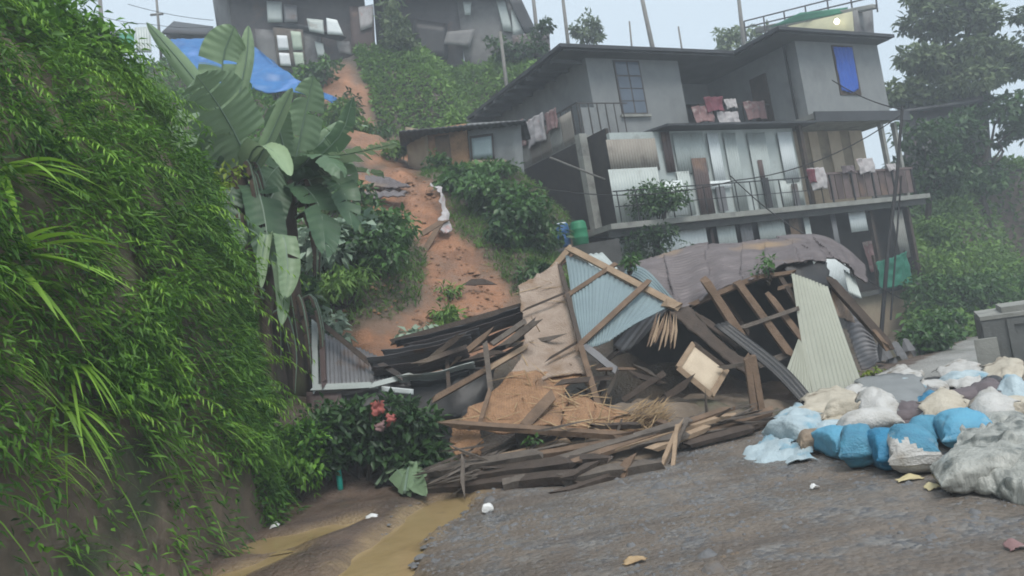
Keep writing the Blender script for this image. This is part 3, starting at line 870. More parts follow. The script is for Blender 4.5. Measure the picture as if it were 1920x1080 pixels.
# arching bamboo-like fronds with drooping narrow leaves
P, O = bank_samples(760, lambda p, s, t: bank_density(p, s, t) * (p[:, 2] > .6), 51); m_ = len(P)
Dd = O * .8 + np.array([.15, .1, .55]) + rng.normal(0, .35, (m_, 3)); Dd /= np.linalg.norm(Dd, axis=1, keepdims=True)
Ln = rng.uniform(.45, 1.05, m_)[:, None]; dr_ = rng.uniform(.5, 1.1, m_)[:, None]
LP, LD, LT = [], [], []
ftint = np.clip(rng.normal(.55, .25, m_), 0, 1)
for i in range(13):
    t = .2 + .8 * i / 12
    c = P + Dd * Ln * t + np.array([0, 0, -1]) * Ln * dr_ * t * t
    tg = Dd - np.array([0, 0, 2]) * dr_ * t; tg /= np.linalg.norm(tg, axis=1, keepdims=True)
    sd = np.cross(tg, np.array([0, 0, 1.0])) + rng.normal(0, .2, (m_, 3)); sd /= np.linalg.norm(sd, axis=1, keepdims=True)
    for sg_ in (-1, 1):
        LP.append(c); LD.append(tg * .7 + sd * sg_ * .75 + np.array([0, 0, -.45])); LT.append(ftint)
LP, LD, LT = np.vstack(LP), np.vstack(LD), np.concatenate(LT); n = len(LP)
V, F = leafquads(LP, LD, np.array([0, 0, 1.0]) + rdir(n) * .4, rng.uniform(.06, .14, n), rng.uniform(.010, .019, n))
Vb, Fb = blades(P, Dd, Ln.ravel(), .008, dr_.ravel(), 5)
build('bank_fronds', 'l_blade', V, F, None, tint=np.repeat(np.clip(LT + rng.normal(0, .1, n), 0, 1), 4), kind='stuff', label='feathery bamboo like fronds arching out of the bank')
build('bank_frond_stems', 'l_blade', Vb, Fb, None, tint=np.full(len(Vb), .4), kind='stuff', label='thin stems of the fronds on the bank')
# tufts of feathery grass spilling outwards
P, O = bank_samples(650, lambda p, s, t: bank_density(p, s, t) * (p[:, 2] > .5), 21); per = 26
n = len(P) * per
Pn = np.repeat(P, per, 0) + rng.normal(0, .05, (n, 3)); On = np.repeat(O, per, 0)
D = On * .8 + rdir(n) * .38 + np.array([.25, .3, .45]) + np.repeat(rng.normal(0, .25, (len(P), 3)), per, 0)
V, F = blades(Pn, D, rng.uniform(.25, .6, n), .011, rng.uniform(.6, 1.15, n), 5)
tn = np.clip(np.repeat(np.clip(rng.normal(.5, .25, len(P)), 0, 1), per) + rng.normal(0, .12, n), 0, 1)
build('bank_tufts', 'l_blade', V, F, None, tint=np.repeat(tn, 12), kind='stuff', label='feathery grass tufts spilling over the bank')
# leafy crest along the top of the bank
C, Rr, K = [], [], []
for k in range(70):
    s = random.uniform(.3, .97); t = random.uniform(.6, .98)
    p = bank_pt(np.array([s]), np.array([t]))[0]
    C.append(p + np.array([0, 0, random.uniform(.0, .3)])); Rr.append(np.array([.45, .45, .34]) * random.uniform(.6, 1.2)); K.append(200)
foliage('bank_crest_foliage', 'l_bank', C, Rr, K, .12, .055, None, .7, .3, kind='stuff', label='broad leaved undergrowth along the crest of the bank')

def blade_plant(name, label, base, out, n, L, W, droop, mat='l_blade', tint=.75, cat='plant', group=None, spread=.35):
    base = np.asarray(base, float)
    t = thing(name, label, cat, base, group)
    for k in range(n):
        d = np.asarray(out, float) + rng.normal(0, spread, 3)
        V, F = blades(np.array([base]), np.array([d]), np.array([L * random.uniform(.7, 1.15)]), W, np.array([droop * random.uniform(.7, 1.3)]), 7)
        build('leaf_blade', mat, V, F, t, tint=np.full(len(V), min(1, max(0, random.gauss(tint, .15)))))
    return t
def on_bank(pxx, pyy):
    d = ray(pxx, pyy); best = None
    Q = BG.reshape(-1, 3); dd = Q - CAM; u = d / np.linalg.norm(d)
    k = np.linalg.norm(np.cross(dd, u), axis=1)
    return Q[np.argmin(k + .02 * np.linalg.norm(dd, axis=1))]
for k, (x, y, lab) in enumerate([(10, 330, 'bright green long bladed plant high on the bank at the left edge'),
                                 (0, 500, 'yellow green bladed plant halfway up the bank at the left edge'),
                                 (130, 700, 'small bright bladed plant over bare earth low on the bank'),
                                 (110, 775, 'drooping bladed tuft lowest on the bare left bank'),
                                 (290, 640, 'arching grass tuft in the middle of the bank')]):
    p = on_bank(x, y)
    blade_plant('bladed_plant', lab, p, (.95, -.15, .12) if k < 2 else (.75, -.35, .15), 12 if k < 2 else 16, (.95, .9, .55, .5, .5)[k], .085 if k < 2 else .04, .5 if k < 2 else .9, tint=.8)
# lime coloured sprig sticking out by the banana stems
sp = at(360, 385, 9.8)
t = thing('lime_leaf_sprig', 'lime yellow leaved sprig sticking out beside the banana plants', 'plant', sp)
MB().tube([sp, at(400, 355, 9.75), at(448, 318, 9.7)], [.015, .012, .006], 6).build('stem', 'bark', t)
foliage('foliage', 'l_lime', [at(372, 372, 9.75), at(400, 352, 9.75), at(428, 330, 9.7), at(442, 318, 9.7)], [.1, .13, .13, .09], [26, 34, 34, 18], .1, .05, t, .6)

# ------------------------------------------------------------------ banana plants
def banana_leaf(name, pts, width, parent, tint=.5, torn=0, fold=.3, side=None, mat='l_banana', seed=0):
    """midrib through pts (3-D); side = direction of the blade; torn = number of slits"""
    pts = np.array([np.asarray(p, float) for p in pts])
    nt = 64
    G = bez([pts] * 2, nt, 1)[0]
    tg = np.gradient(G, axis=0); tg /= np.linalg.norm(tg, axis=1, keepdims=True)
    if side is None: side = RT * .9 + np.array([0, .45, 0])
    side = np.asarray(side, float)
    S = side - tg * (tg @ side)[:, None]; S /= np.linalg.norm(S, axis=1, keepdims=True)
    Nn = np.cross(S, tg)
    V, F = [], []
    rr = random.Random(seed + 17)
    for sgn in (-1, 1):
        cuts = sorted(rr.uniform(.12, .95) for _ in range(torn))
        bounds = [0.0] + cuts + [1.0]
        for a, b in zip(bounds[:-1], bounds[1:]):
            m = max(2, int((b - a) * nt))
            drop = rr.uniform(-.05, .28) if torn else 0
            k0 = len(V)
            for i in range(m + 1):
                t = a + (b - a) * i / m
                if torn: t = a + (b - a) * (.04 + .92 * i / m)
                f = t * (len(G) - 1); i0 = min(int(f), len(G) - 2); fr = f - i0
                c = G[i0] * (1 - fr) + G[i0 + 1] * fr; s = S[i0]; nn = Nn[i0]; tt = tg[i0]
                w = width / 2 * max(.03, min(1, (t / .10)) ** .6 * (max(0, 1 - max(0, (t - .55) / .45) ** 2.2)) ** .65)
                for j in range(5):
                    q = j / 4
                    wob = .07 * width * fn(t * 7 + seed, sgn * 3, q) * q + .016 * width * math.sin(t * 95 + q * 3) * q
                    V.append(c + s * sgn * w * q + nn * (-fold * w * q * q + fold * .35 * w * q + wob) + tt * w * q * .25 - np.array([0, 0, 1]) * drop * q * q * width)
            for i in range(m):
                for j in range(4):
                    F.append((k0 + i * 5 + j, k0 + i * 5 + j + 1, k0 + i * 5 + j + 6, k0 + i * 5 + j + 5))
    V = np.array(V)
    tn = np.clip(tint + .08 * np.array([fn(*p, s=6) for p in V]), 0, 1)
    lf = build(name, mat, V, F, parent, smooth=True, tint=tn)
    rib = MB().tube([G[i] + Nn[i] * .006 for i in range(0, len(G), 8)], list(np.linspace(.02, .005, len(range(0, len(G), 8)))), 5)
    rib.build('midrib', 'l_pale', lf, tint=np.full(len(rib.v), .45))
    return lf
def banana_plant(label, trunk, leaves, Y, dead=3, r=.14):
    pts = [at(x, y, Y) for x, y in trunk]
    base = pts[0].copy(); base[2] = min(base[2], gz(base[0], base[1]))
    pts[0] = base - np.array([0, 0, .1])
    t = thing('banana_plant', label, 'banana plant', base, 'banana plants above the bank')
    G = bez([pts] * 2, 14, 1)[0]
    MB().tube(G, [r * (1.15 - .45 * i / 14) * (1 + .08 * math.sin(i * 2.3)) for i in range(15)], 12).build('trunk', 'pseudostem', t, smooth=True)
    for k, (pl, w, tint, torn, dy) in enumerate(leaves):
        P3 = [at(x, y, Y + dy * i / (len(pl) - 1)) for i, (x, y) in enumerate(pl)]
        banana_leaf('leaf', P3, w, t, tint, torn, seed=k + int(Y * 10), fold=.35 if w > .3 else .6)
    for k in range(dead):                                # dead leaves hang down the stem
        i = random.randint(5, 13); p = G[i]
        a = random.uniform(-2.8, .3); o = np.array([math.cos(a), math.sin(a), 0])
        q = [p + o * r * .8, p + o * (r + .16) + np.array([0, 0, .02]), p + o * (r + .22) - np.array([0, 0, .5]), p + o * (r + .12) - np.array([0, 0, random.uniform(.8, 1.3)])]
        banana_leaf('dead_leaf', q, random.uniform(.07, .15), t, .3, 4, fold=.8, mat='dead_leaf', side=(math.sin(a), -math.cos(a), 0), seed=k)
    return t
banana_plant('tallest banana plant, broad upright leaf against the blue tarp', [(512, 730), (495, 600), (462, 480), (450, 370), (440, 300)],
             [([(436, 330), (418, 200), (418, 110), (440, 48)], .62, .72, 3, -.25),
              ([(445, 300), (445, 200), (462, 110), (466, 48)], .22, .8, 0, -.1),
              ([(455, 310), (420, 225), (350, 130), (275, 42)], .26, .62, 0, -.7),
              ([(470, 315), (440, 250), (405, 190), (368, 140)], .85, .5, 5, -.9),
              ([(450, 330), (400, 270), (350, 255), (312, 300)], .42, .55, 3, -.8),
              ([(450, 340), (400, 310), (360, 330), (335, 400)], .40, .15, 2, -.7),
              ([(465, 330), (495, 280), (525, 215), (548, 165)], .2, .75, 0, -.4),
              ([(460, 320), (480, 275), (515, 285), (545, 330)], .3, .85, 0, -.9),
              ([(450, 345), (430, 360), (410, 420), (400, 480)], .45, .08, 3, -.6),
              ([(465, 345), (485, 360), (500, 430), (505, 500)], .5, .1, 2, -.6),
              ([(455, 335), (410, 290), (370, 290), (345, 345)], .5, .35, 5, -.3), ([(455, 325), (425, 265), (375, 215), (318, 205)], .42, .5, 4, .5)], 10.9, 16, .17)
banana_plant('banana plant with upright folded leaves beside the landslide', [(560, 735), (552, 620), (540, 500), (540, 400), (545, 330)],
             [([(545, 340), (560, 270), (575, 200), (588, 140)], .5, .5, 3, -.3),
              ([(550, 340), (530, 270), (520, 220), (525, 180)], .38, .4, 3, -.6),
              ([(550, 345), (590, 300), (640, 250), (662, 180)], .3, .18, 3, -.4),
              ([(550, 340), (600, 300), (670, 285), (745, 268)], .42, .75, 22, -.5),
              ([(550, 350), (600, 330), (640, 350), (660, 420)], .45, .12, 5, -.5),
              ([(545, 350), (570, 350), (600, 390), (610, 470)], .5, .1, 3, -.7),
              ([(545, 350), (520, 350), (500, 400), (498, 470)], .5, .12, 2, -.7),
              ([(548, 345), (600, 270), (640, 235), (690, 235)], .3, .45, 6, .4),
              ([(548, 348), (575, 300), (605, 290), (640, 320)], .45, .2, 2, -.8),
              ([(548, 345), (585, 310), (625, 305), (665, 345)], .5, .35, 8, -.2), ([(545, 345), (530, 310), (505, 330), (470, 395)], .5, .15, 4, -.4), ([(548, 345), (600, 320), (660, 320), (720, 325)], .38, .55, 12, .2)], 11.4, 16, .16)
banana_plant('shorter banana plant with dangling pale leaves between the tall stems', [(500, 715), (498, 620), (505, 540), (510, 470)],
             [([(508, 470), (500, 440), (492, 480), (490, 540)], .16, .8, 0, -.4),
              ([(512, 470), (530, 440), (540, 500), (535, 560)], .3, .6, 2, -.5),
              ([(508, 470), (470, 430), (440, 440), (420, 480)], .3, .25, 2, -.4),
              ([(512, 480), (522, 500), (530, 560), (528, 610)], .18, .5, 0, -.5)], 10.5, 3, .09)
# ------------------------------------------------------------------ the three storey house on the slope
H = thing('hillside_house', 'grey three storey house on the slope with wide flat eaves', 'house', hw(19, 18, -.8))
def hbox(name, mat, u0, u1, v0, v1, z0, z1, parent=H, **k):
    return MB().box(u0, u1, v0, v1, z0, z1, hw).build(name, mat, parent, **k)
def hpoly(name, mat, uv, z0, z1, parent=H):
    n = len(uv)
    V = [hw(u, v, z0) for u, v in uv] + [hw(u, v, z1) for u, v in uv]
    F = [tuple(range(n))[::-1], tuple(range(n, 2 * n))] + [(i, (i + 1) % n, n + (i + 1) % n, n + i) for i in range(n)]
    return build(name, mat, V, F, parent)
def hrect(tl, br, v):
    (u0, z1), (u1, z0) = hp(*tl, v), hp(*br, v)
    return min(u0, u1), max(u0, u1), min(z0, z1), max(z0, z1)
def hsheet(name, mat, tl, br, v, parent=H, pitch=.09, amp=.011, dz=0):
    u0, u1, z0, z1 = hrect(tl, br, v)
    w = max(2, round((u1 - u0) / pitch))
    return sheet(name, mat, [[hw(u0, v, z1), hw(u1, v, z1)], [hw(u0, v, z0), hw(u1, v, z0)]], parent, nu=8, nv=2, th=.006, waves=w, amp=amp)
ZR, ZU, ZM = 9.1, 6.6, 3.76
# roof
rf = hpoly('roof', 'roof_dark', [(12.95, 17.6), (19.62, 17.6), (19.55, 15.7), (25.15, 15.74), (25.3, 24.4), (13.3, 24.4)], ZR, ZR + .1)
hpoly('soffit', 'soffit', [(13.1, 17.72), (19.74, 17.72), (19.66, 15.84), (25.02, 15.86), (25.1, 24.2), (13.42, 24.2)], ZR - .05, ZR - .004, rf)
for k in range(9):                                      # rafters under the left eave
    v = 18.4 + k * .7
    hbox('rafter', 'soffit', 13.15, 14.2, v, v + .08, ZR - .16, ZR - .052, rf)
# upper storey walls
W1 = 14.2
uw = thing
hbox('wall', 'concrete', W1, 17.75, 18.2, 18.36, ZU, ZR - .055)
hbox('wall', 'concrete', W1, W1 + .16, 18.362, 24, ZU, ZR - .055)
hbox('wall', 'concrete', 17.59, 17.75, 18.362, 20.2, ZU, ZR - .055)
hbox('wall', 'concrete', 17.752, 20.9, 20.2, 20.36, ZU, ZR - .055)
hbox('wall', 'concrete', 20.9, 24.98, 16.3, 16.46, ZU, ZR - .055)
hbox('wall', 'concrete', 20.9, 21.06, 16.462, 20.36, ZU, ZR - .055)
hbox('wall', 'concrete', 24.82, 24.98, 16.462, 24, ZU, ZR - .055)
def hwindow(tl, br, v, frame='iron', pane='glass', nu=2, split=.28, parent=H, name='window'):
    u0, u1, z0, z1 = hrect(tl, br, v)
    w = hbox(name, frame, u0 - .03, u1 + .03, v - .03, v - .004, z0 - .03, z1 + .03, parent)
    zs = z1 - (z1 - z0) * split
    for i in range(nu):
        a, b = u0 + (u1 - u0) * i / nu + .025, u0 + (u1 - u0) * (i + 1) / nu - .025
        hbox('pane', pane, a, b, v - .036, v - .031, z0 + .02, zs - .025, w)
        hbox('pane', pane, a, b, v - .036, v - .031, zs + .025, z1 - .02, w)
        for q in (1, 2):
            zz = z0 + (zs - z0) * q / 3
            hbox('window_bar', frame, a, b, v - .045, v - .037, zz - .012, zz + .012, w)
    hbox('sill', 'concrete_pale', u0 - .1, u1 + .1, v - .09, v - .003, z0 - .11, z0 - .035, w)
    return w
hwindow((1150, 115), (1213, 213), 18.2)
# blue sheeted window on the right block
u0, u1, z0, z1 = hrect((1560, 88), (1612, 176), 16.3)
wf = hbox('window', 'wood_dark', u0 - .05, u1 + .05, 16.27, 16.296, z0 - .05, z1 + .05)
sheet('curtain', 'blue_curtain', [[hw(u0, 16.255, z1), hw((u0 + u1) / 2, 16.24, z1 - .01), hw(u1, 16.255, z1)], [hw(u0, 16.25, z0 + .1), hw((u0 + u1) / 2, 16.23, z0 + .02), hw(u1 - .06, 16.25, z0 + .16)]], wf, nu=30, nv=24, waves=5, amp=.012, crumple=.02, cs=3)
# doors / openings in the recess
hbox('door', 'wood_dark', 17.95, 18.6, 20.16, 20.196, ZU, ZU + 1.95)
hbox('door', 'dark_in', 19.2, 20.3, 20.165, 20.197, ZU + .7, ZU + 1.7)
hbox('door', 'wood_dark', 20.86, 20.897, 17.6, 18.3, ZU, ZU + 1.9)
hbox('pipe', 'iron_black', 20.74, 20.8, 16.6, 16.66, ZU, ZR - .06)
# floor slab of the upper storey
hpoly('floor_slab', 'concrete_pale', [(13.2, 17.6), (20.6, 17.6), (20.6, 15.85), (25.2, 15.85), (25.2, 24.2), (13.2, 24.2)], ZU - .16, ZU - .004)
hbox('slab_beam', 'roof_dark', 20.55, 25.25, 15.8, 15.845, ZU - .3, ZU + .02)
# left verandah railing with a parapet of boards and laundry
rl = hbox('verandah_rail', 'iron', 13.24, 13.28, 17.7, 23.8, ZU + .93, ZU + .97)
for k in range(22):
    hbox('baluster', 'iron', 13.245, 13.275, 17.72 + k * .28, 17.745 + k * .28, ZU, ZU + .929, rl)
for k in range(9):
    v = 18.0 + k * .6
    sheet('verandah_panel', ('zinc_beige', 'concrete_pale', 'zinc_beige')[k % 3], [[hw(13.21, v, ZU + .8), hw(13.21, v + .58, ZU + .8)], [hw(13.2, v, ZU - .1), hw(13.2, v + .58, ZU - .1)]], rl, nu=6, nv=4, waves=6, amp=.008)
r2 = hbox('front_rail', 'iron', 13.24, 15.0, 17.66, 17.69, ZU + .9, ZU + .93)
for k in range(6): hbox('baluster', 'iron', 13.3 + k * .3, 13.325 + k * .3, 17.665, 17.685, ZU, ZU + .899, r2)
for k in range(3): hbox('verandah_panel', 'concrete', 13.3 + k * .31, 13.6 + k * .31, 17.695, 17.72, ZU, ZU + .8, r2)
def laundry(label, mat, tl, br, v, seed, group='washing hung on the house railings'):
    u0, u1, z0, z1 = hrect(tl, br, v)
    return sheet('laundry', mat, [[hw(u0, v - .02, z1), hw((u0 + u1) / 2, v - .03, z1), hw(u1, v - .02, z1)], [hw(u0 + .05, v - .05, z0), hw((u0 + u1) / 2, v - .09, z0 + .06), hw(u1 - .03, v - .04, z0 + .02)]],
                 None, nu=20, nv=16, th=.01, waves=3, amp=.03, crumple=.05, cs=4, seed=seed, label=label, cat='laundry', group=group, smooth=True)
def laundry_side(label, mat, v0, v1, z0, z1, seed):
    u = 13.16
    return sheet('laundry', mat, [[hw(u, v0, z1), hw(u - .03, (v0 + v1) / 2, z1), hw(u, v1, z1)], [hw(u - .04, v0, z0), hw(u - .09, (v0 + v1) / 2, z0 + .05), hw(u - .04, v1, z0)]],
                 None, nu=18, nv=14, th=.01, waves=3, amp=.03, crumple=.05, cs=4, seed=seed, label=label, cat='laundry', group='washing hung on the house railings', smooth=True)
laundry_side('white garment hanging on the upper left verandah rail', 'cloth_white', 19.3, 20.3, ZU + .35, ZU + 1.2, 1)
laundry_side('pink red garment at the far end of the left verandah rail', 'cloth_pink', 20.4, 21.2, ZU + .5, ZU + 1.35, 2)
laundry_side('dull pink cloth on the verandah rail nearest the corner', 'cloth_pink', 18.6, 19.2, ZU + .5, ZU + 1.1, 3)
# recessed middle verandah railing (upper storey) with washing
r3 = hbox('balcony_rail', 'iron', 17.76, 20.88, 17.66, 17.69, ZU + .85, ZU + .89)
for k in range(12): hbox('baluster', 'iron', 17.8 + k * .26, 17.825 + k * .26, 17.665, 17.685, ZU, ZU + .849, r3)
laundry('maroon bundle of washing on the recessed balcony', 'cloth_maroon', (1318, 182), (1358, 212), 17.6, 4)
laundry('white cloth beside the maroon bundle on the recessed balcony', 'cloth_white', (1356, 186), (1382, 206), 17.62, 5)
laundry('dull pink sheet hung along the left of the recessed balcony', 'cloth_pink', (1296, 200), (1340, 232), 17.63, 6)
laundry('pale cloth low on the middle of the recessed balcony', 'cloth_white', (1342, 210), (1388, 234), 17.58, 7)
laundry('pinkish striped cloth at the right of the recessed balcony', 'cloth_pink', (1392, 190), (1438, 226), 17.55, 8)
# ---- middle storey
aw = hpoly('awning', 'roof_dark', [(14.6, 15.75), (20.5, 15.75), (20.5, 17.55), (13.9, 18.4), (14.1, 17.4)], ZU - .34, ZU - .28)
VW = 16.2
hbox('wall', 'zinc_pale', 13.0, 19.95, VW + .03, VW + .15, ZM + .01, ZU - .36)
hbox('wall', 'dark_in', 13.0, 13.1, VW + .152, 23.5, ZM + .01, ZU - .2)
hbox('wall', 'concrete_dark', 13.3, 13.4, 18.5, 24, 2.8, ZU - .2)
for mat, tl, br, v in [('zinc_beige', (1136, 262), (1238, 318), VW), ('zinc_pale', (1140, 318), (1250, 412), VW - .012),
                       ('zinc_brown', (1238, 247), (1268, 322), VW - .03), ('zinc_pale', (1260, 250), (1330, 322), VW - .015), ('zinc_white', (1243, 340), (1290, 402), VW - .035),
                       ('zinc_pale', (1268, 322), (1306, 402), VW - .02), ('zinc_brown', (1296, 297), (1342, 400), VW - .045), ('zinc_white', (1325, 250), (1364, 352), VW - .04),
                       ('zinc_pale', (1355, 249), (1405, 395), VW - .022), ('zinc_pale', (1400, 249), (1460, 392), VW - .03), ('zinc_white', (1457, 248), (1500, 340), VW - .042),
                       ('zinc_pale', (1462, 340), (1510, 386), VW - .02), ('zinc_brown', (1420, 300), (1437, 345), VW - .05), ('zinc_white', (1330, 340), (1372, 352), VW - .055)]:
    hsheet('wall_sheet', mat, tl, br, v)
u0, u1, z0, z1 = hrect((1424, 335), (1446, 390), VW); hbox('door', 'black_sheet', u0, u1, VW - .09, VW - .06, z0, z1)
u0, u1, z0, z1 = hrect((1338, 352), (1362, 396), VW); hbox('door', 'zinc_grey', u0, u1, VW - .09, VW - .06, z0, z1)
u0, u1, z0, z1 = hrect((1480, 346), (1498, 388), VW); hbox('door', 'zinc_grey', u0, u1, VW - .09, VW - .06, z0, z1)
# right alcove
hbox('wall', 'tan_wall', 20.0, 24.6, 17.3, 17.4, ZM + .01, ZU - .17)
for (a, b) in ((1515, 1548), (1552, 1590), (1592, 1632)):
    u0, u1, z0, z1 = hrect((a, 246), (b, 330), 17.25); hbox('wall_panel', 'tan_panel', u0, u1, 17.262, 17.29, z0, ZU - .2)
for u in (19.98, 23.9, 24.6):
    hbox('post', 'concrete_pale' if u > 21 else 'wood_dark', u, u + .13, 16.0, 16.13, ZM + .004, ZU - .31)
hbox('wall', 'concrete_dark', 24.7, 24.8, 17.402, 23, ZM, ZU - .2)
# the broad balcony slab
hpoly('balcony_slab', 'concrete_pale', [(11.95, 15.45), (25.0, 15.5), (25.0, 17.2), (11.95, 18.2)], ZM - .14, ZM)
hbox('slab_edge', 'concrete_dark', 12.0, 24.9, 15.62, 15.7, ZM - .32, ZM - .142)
r4 = hbox('railing', 'iron_black', 12.3, 20.0, 15.58, 15.61, ZM + .8, ZM + .83)
hbox('railing_bar', 'iron_black', 12.3, 20.0, 15.58, 15.61, ZM + .42, ZM + .44, r4)
for k in range(14): hbox('baluster', 'iron_black', 12.4 + k * .58, 12.425 + k * .58, 15.585, 15.605, ZM, ZM + .799, r4)
r5 = hbox('railing', 'rail_board', 20.3, 24.5, 15.62, 15.68, ZM + .86, ZM + .93)
for k in range(12):
    u = 20.35 + k * .345
    hbox('railing_board', ('rail_board', 'zinc_brown', 'rail_board')[(k * 7) % 3], u, u + .3, 15.64, 15.66, ZM + .1, ZM + .855, r5)
for k in range(5): hbox('baluster', 'iron_black', 20.4 + k * 1.0, 20.45 + k * 1.0, 15.6, 15.635, ZM, ZM + .86, r5)
laundry('patterned cloth bundle on the brown balcony railing by the post', 'cloth_white', (1512, 316), (1552, 356), 15.56, 21)
laundry('dark jacket draped over the brown balcony railing', 'cloth_maroon', (1510, 318), (1530, 345), 15.53, 22)
laundry('pale cloth hanging at the right of the tan balcony alcove', 'cloth_white', (1604, 298), (1640, 326), 15.6, 23)
laundry('dark cloth in the middle of the tan balcony alcove', 'cloth_mauve', (1574, 312), (1602, 325), 15.58, 24)
laundry('small white cloth at the right end of the brown railing', 'cloth_white', (1660, 308), (1680, 322), 15.58, 25)
# ---- ground storey
VG = 16.35
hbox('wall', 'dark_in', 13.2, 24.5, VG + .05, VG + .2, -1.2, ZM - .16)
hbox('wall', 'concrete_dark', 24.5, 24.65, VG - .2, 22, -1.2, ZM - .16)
for mat, tl, br in [('zinc_white', (1232, 426), (1332, 480)), ('zinc_pale', (1342, 420), (1386, 470)), ('zinc_brown', (1330, 424), (1344, 475)), ('zinc_pale', (1505, 405), (1545, 560)), ('wood_mid', (1478, 408), (1506, 470)),
                    ('zinc_grey', (1386, 418), (1418, 470)), ('zinc_white', (1590, 398), (1628, 432)), ('zinc_grey', (1556, 402), (1580, 480)), ('concrete_pale', (1672, 395), (1708, 482)), ('zinc_pale', (1420, 416), (1476, 452)), ('zinc_pale', (1150, 432), (1226, 480)), ('zinc_white', (1545, 470), (1600, 545))]:
    hsheet('wall_sheet', mat, tl, br, 15.82, pitch=.11, amp=.014)
for u in (13.3, 15.0, 19.0, 22.3, 24.2): hbox('post', 'wood_dark', u, u + .12, VG - .5, VG - .38, -1, ZM - .33)
u0, u1, z0, z1 = hrect((1612, 455), (1644, 510), VG); sheet('hanging_cloth', 'cloth_pink', [[hw(u0, VG - .1, z1), hw(u1, VG - .1, z1)], [hw(u0 + .05, VG - .16, z0), hw(u1, VG - .12, z0 + .1)]], H, nu=16, nv=14, th=.01, waves=3, amp=.03, crumple=.05, cs=3, label='dull orange cloth hanging by the ground floor doorway')
# foundation
hbox('foundation_wall', 'tan_wall', 20.6, 23.7, 15.75, 16.1, -1.6, .86)
hbox('terrace', 'concrete_dark', 19.0, 25.6, 15.55, 16.3, .862, .98)
hbox('foundation_wall', 'concrete_dark', 13.2, 20.598, 15.95, 16.2, -1.0, 1.2)
# tall column under the upper verandah
hbox('column', 'concrete_pale', 12.55, 12.78, 16.9, 17.13, 3.0, ZU - .165)
hbox('column', 'concrete', 13.25, 13.42, 21.2, 21.4, 3.0, ZU - .165)
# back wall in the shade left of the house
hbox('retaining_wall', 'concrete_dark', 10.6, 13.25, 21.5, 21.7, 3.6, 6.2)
# stick / pole leaning across
MB().tube([hw(11.3, 16.6, 5.75), hw(12.9, 16.6, 5.1)], .025, 6).build('prop_pole', 'pole_grey', H)
# barrels
def drum(label, mat, pxx, pyy, hpx, Y):
    b = at(pxx, pyy, Y); z0 = b[2]; h = hpx * Y / 1500; r = h * .36
    t = thing('plastic_drum', label, 'drum', (b[0], b[1], z0), 'drums on the ledge')
    prof = [(0, .86), (.06, .95), (.3, 1), (.33, 1.04), (.36, 1), (.66, 1), (.69, 1.04), (.72, 1), (.94, .95), (1, .88)]
    MB().tube([b + np.array([0, 0, h * q]) for q, _ in prof], [r * k for _, k in prof], 20).build('body', mat, t, smooth=True)
    MB().tube([b + np.array([0, 0, h]), b + np.array([0, 0, h * 1.05])], [r * .8, r * .76], 20).build('lid', 'white_paint' if mat == 'drum_blue' else mat, t)
drum('blue plastic drum with pale lid left of the green drum', 'drum_blue', 1057, 464, 44, 19.4)
drum('green plastic drum beside the concrete column', 'drum_green', 1090, 460, 44, 19.2)
MB().box(-.95, 1.05, -.6, .9, -.9, -.02, lambda a, b, c: at(1074, 464, 19.3) + np.array([a, b, c])).build('ledge', 'concrete_dark', H)
# shrub in pots on the balcony
bp = hw(13.0, 15.62, ZM - .45)
shrub('potted_shrub', 'dark leafy shrub spilling over the left end of the balcony slab', hw(13.6, 15.5, ZM), 1.9, .95, 'l_dark', (.13, .07), 1300, 14, .75, d=.7)
shrub('creeper', 'dark creeper hanging under the left corner of the balcony slab', hw(12.9, 15.4, ZM - 1.2), 2.0, 1.0, 'l_dark', (.13, .07), 900, 12, .3, d=.6)
# green net
u0, u1, z0, z1 = hrect((1640, 484), (1716, 545), 15.45)
nt_ = thing('green_net_screen', 'green netting screen on the terrace beside the shrubs', 'net screen', hw(u0, 15.45, .98))
sheet('net', 'net_green', [[hw(u0, 15.45, z1 - .12), hw((u0 + u1) / 2, 15.43, z1 - .06), hw(u1, 15.5, z1 + .06)], [hw(u0, 15.42, .985), hw((u0 + u1) / 2, 15.4, .985), hw(u1, 15.46, .985)]], nt_, nu=36, nv=20, crumple=.1, cs=2.2, ragged=.05)
for u in (u0 + .03, u1 - .03): hbox('post', 'wood_dark', u, u + .06, 15.51, 15.57, .982, z1 + .1, nt_)

# ------------------------------------------------------------------ small hut above the landslide
t = thing('small_hut', 'low tan hut with dark sheet roof above the landslide', 'hut', at(860, 335, 21.5))
def quad(name, mat, pts, parent, th=.05, **k):
    return sheet(name, mat, [[pts[0], pts[1]], [pts[3], pts[2]]], parent, nu=k.pop('nu', 6), nv=k.pop('nv', 4), th=th, **k)
quad('wall', 'tan_wall', [at(762, 238, 22.6), at(800, 246, 21.6), at(808, 330, 21.6), at(768, 312, 22.6)], t, .08)
quad('wall', 'mat_tan', [at(802, 243, 21.6), at(874, 232, 21.4), at(884, 330, 21.4), at(808, 340, 21.6)], t, .06, uvs=(30, 30))
quad('wall', 'concrete', [at(876, 232, 21.45), at(975, 226, 21.3), at(985, 345, 21.3), at(886, 345, 21.45)], t, .08)
w = quad('window', 'iron', [at(880, 256, 21.3), at(924, 250, 21.25), at(928, 300, 21.25), at(884, 304, 21.3)], t, .05)
quad('pane', 'zinc_blue', [at(884, 260, 21.25), at(921, 255, 21.2), at(924, 296, 21.2), at(887, 299, 21.25)], w, .02)
hr0, hr1 = at(748, 247, 21.0), at(985, 226, 20.9)
quad('roof', 'roof_dark', [hr0 + np.array([-.3, 2.6, .1]), hr1 + np.array([.2, 2.6, .1]), hr1, hr0], t, .05, waves=22, amp=.015)
quad('door', 'wood_mid', [at(815, 256, 21.5), at(842, 252, 21.45), at(850, 334, 21.45), at(822, 338, 21.5)], t, .03)
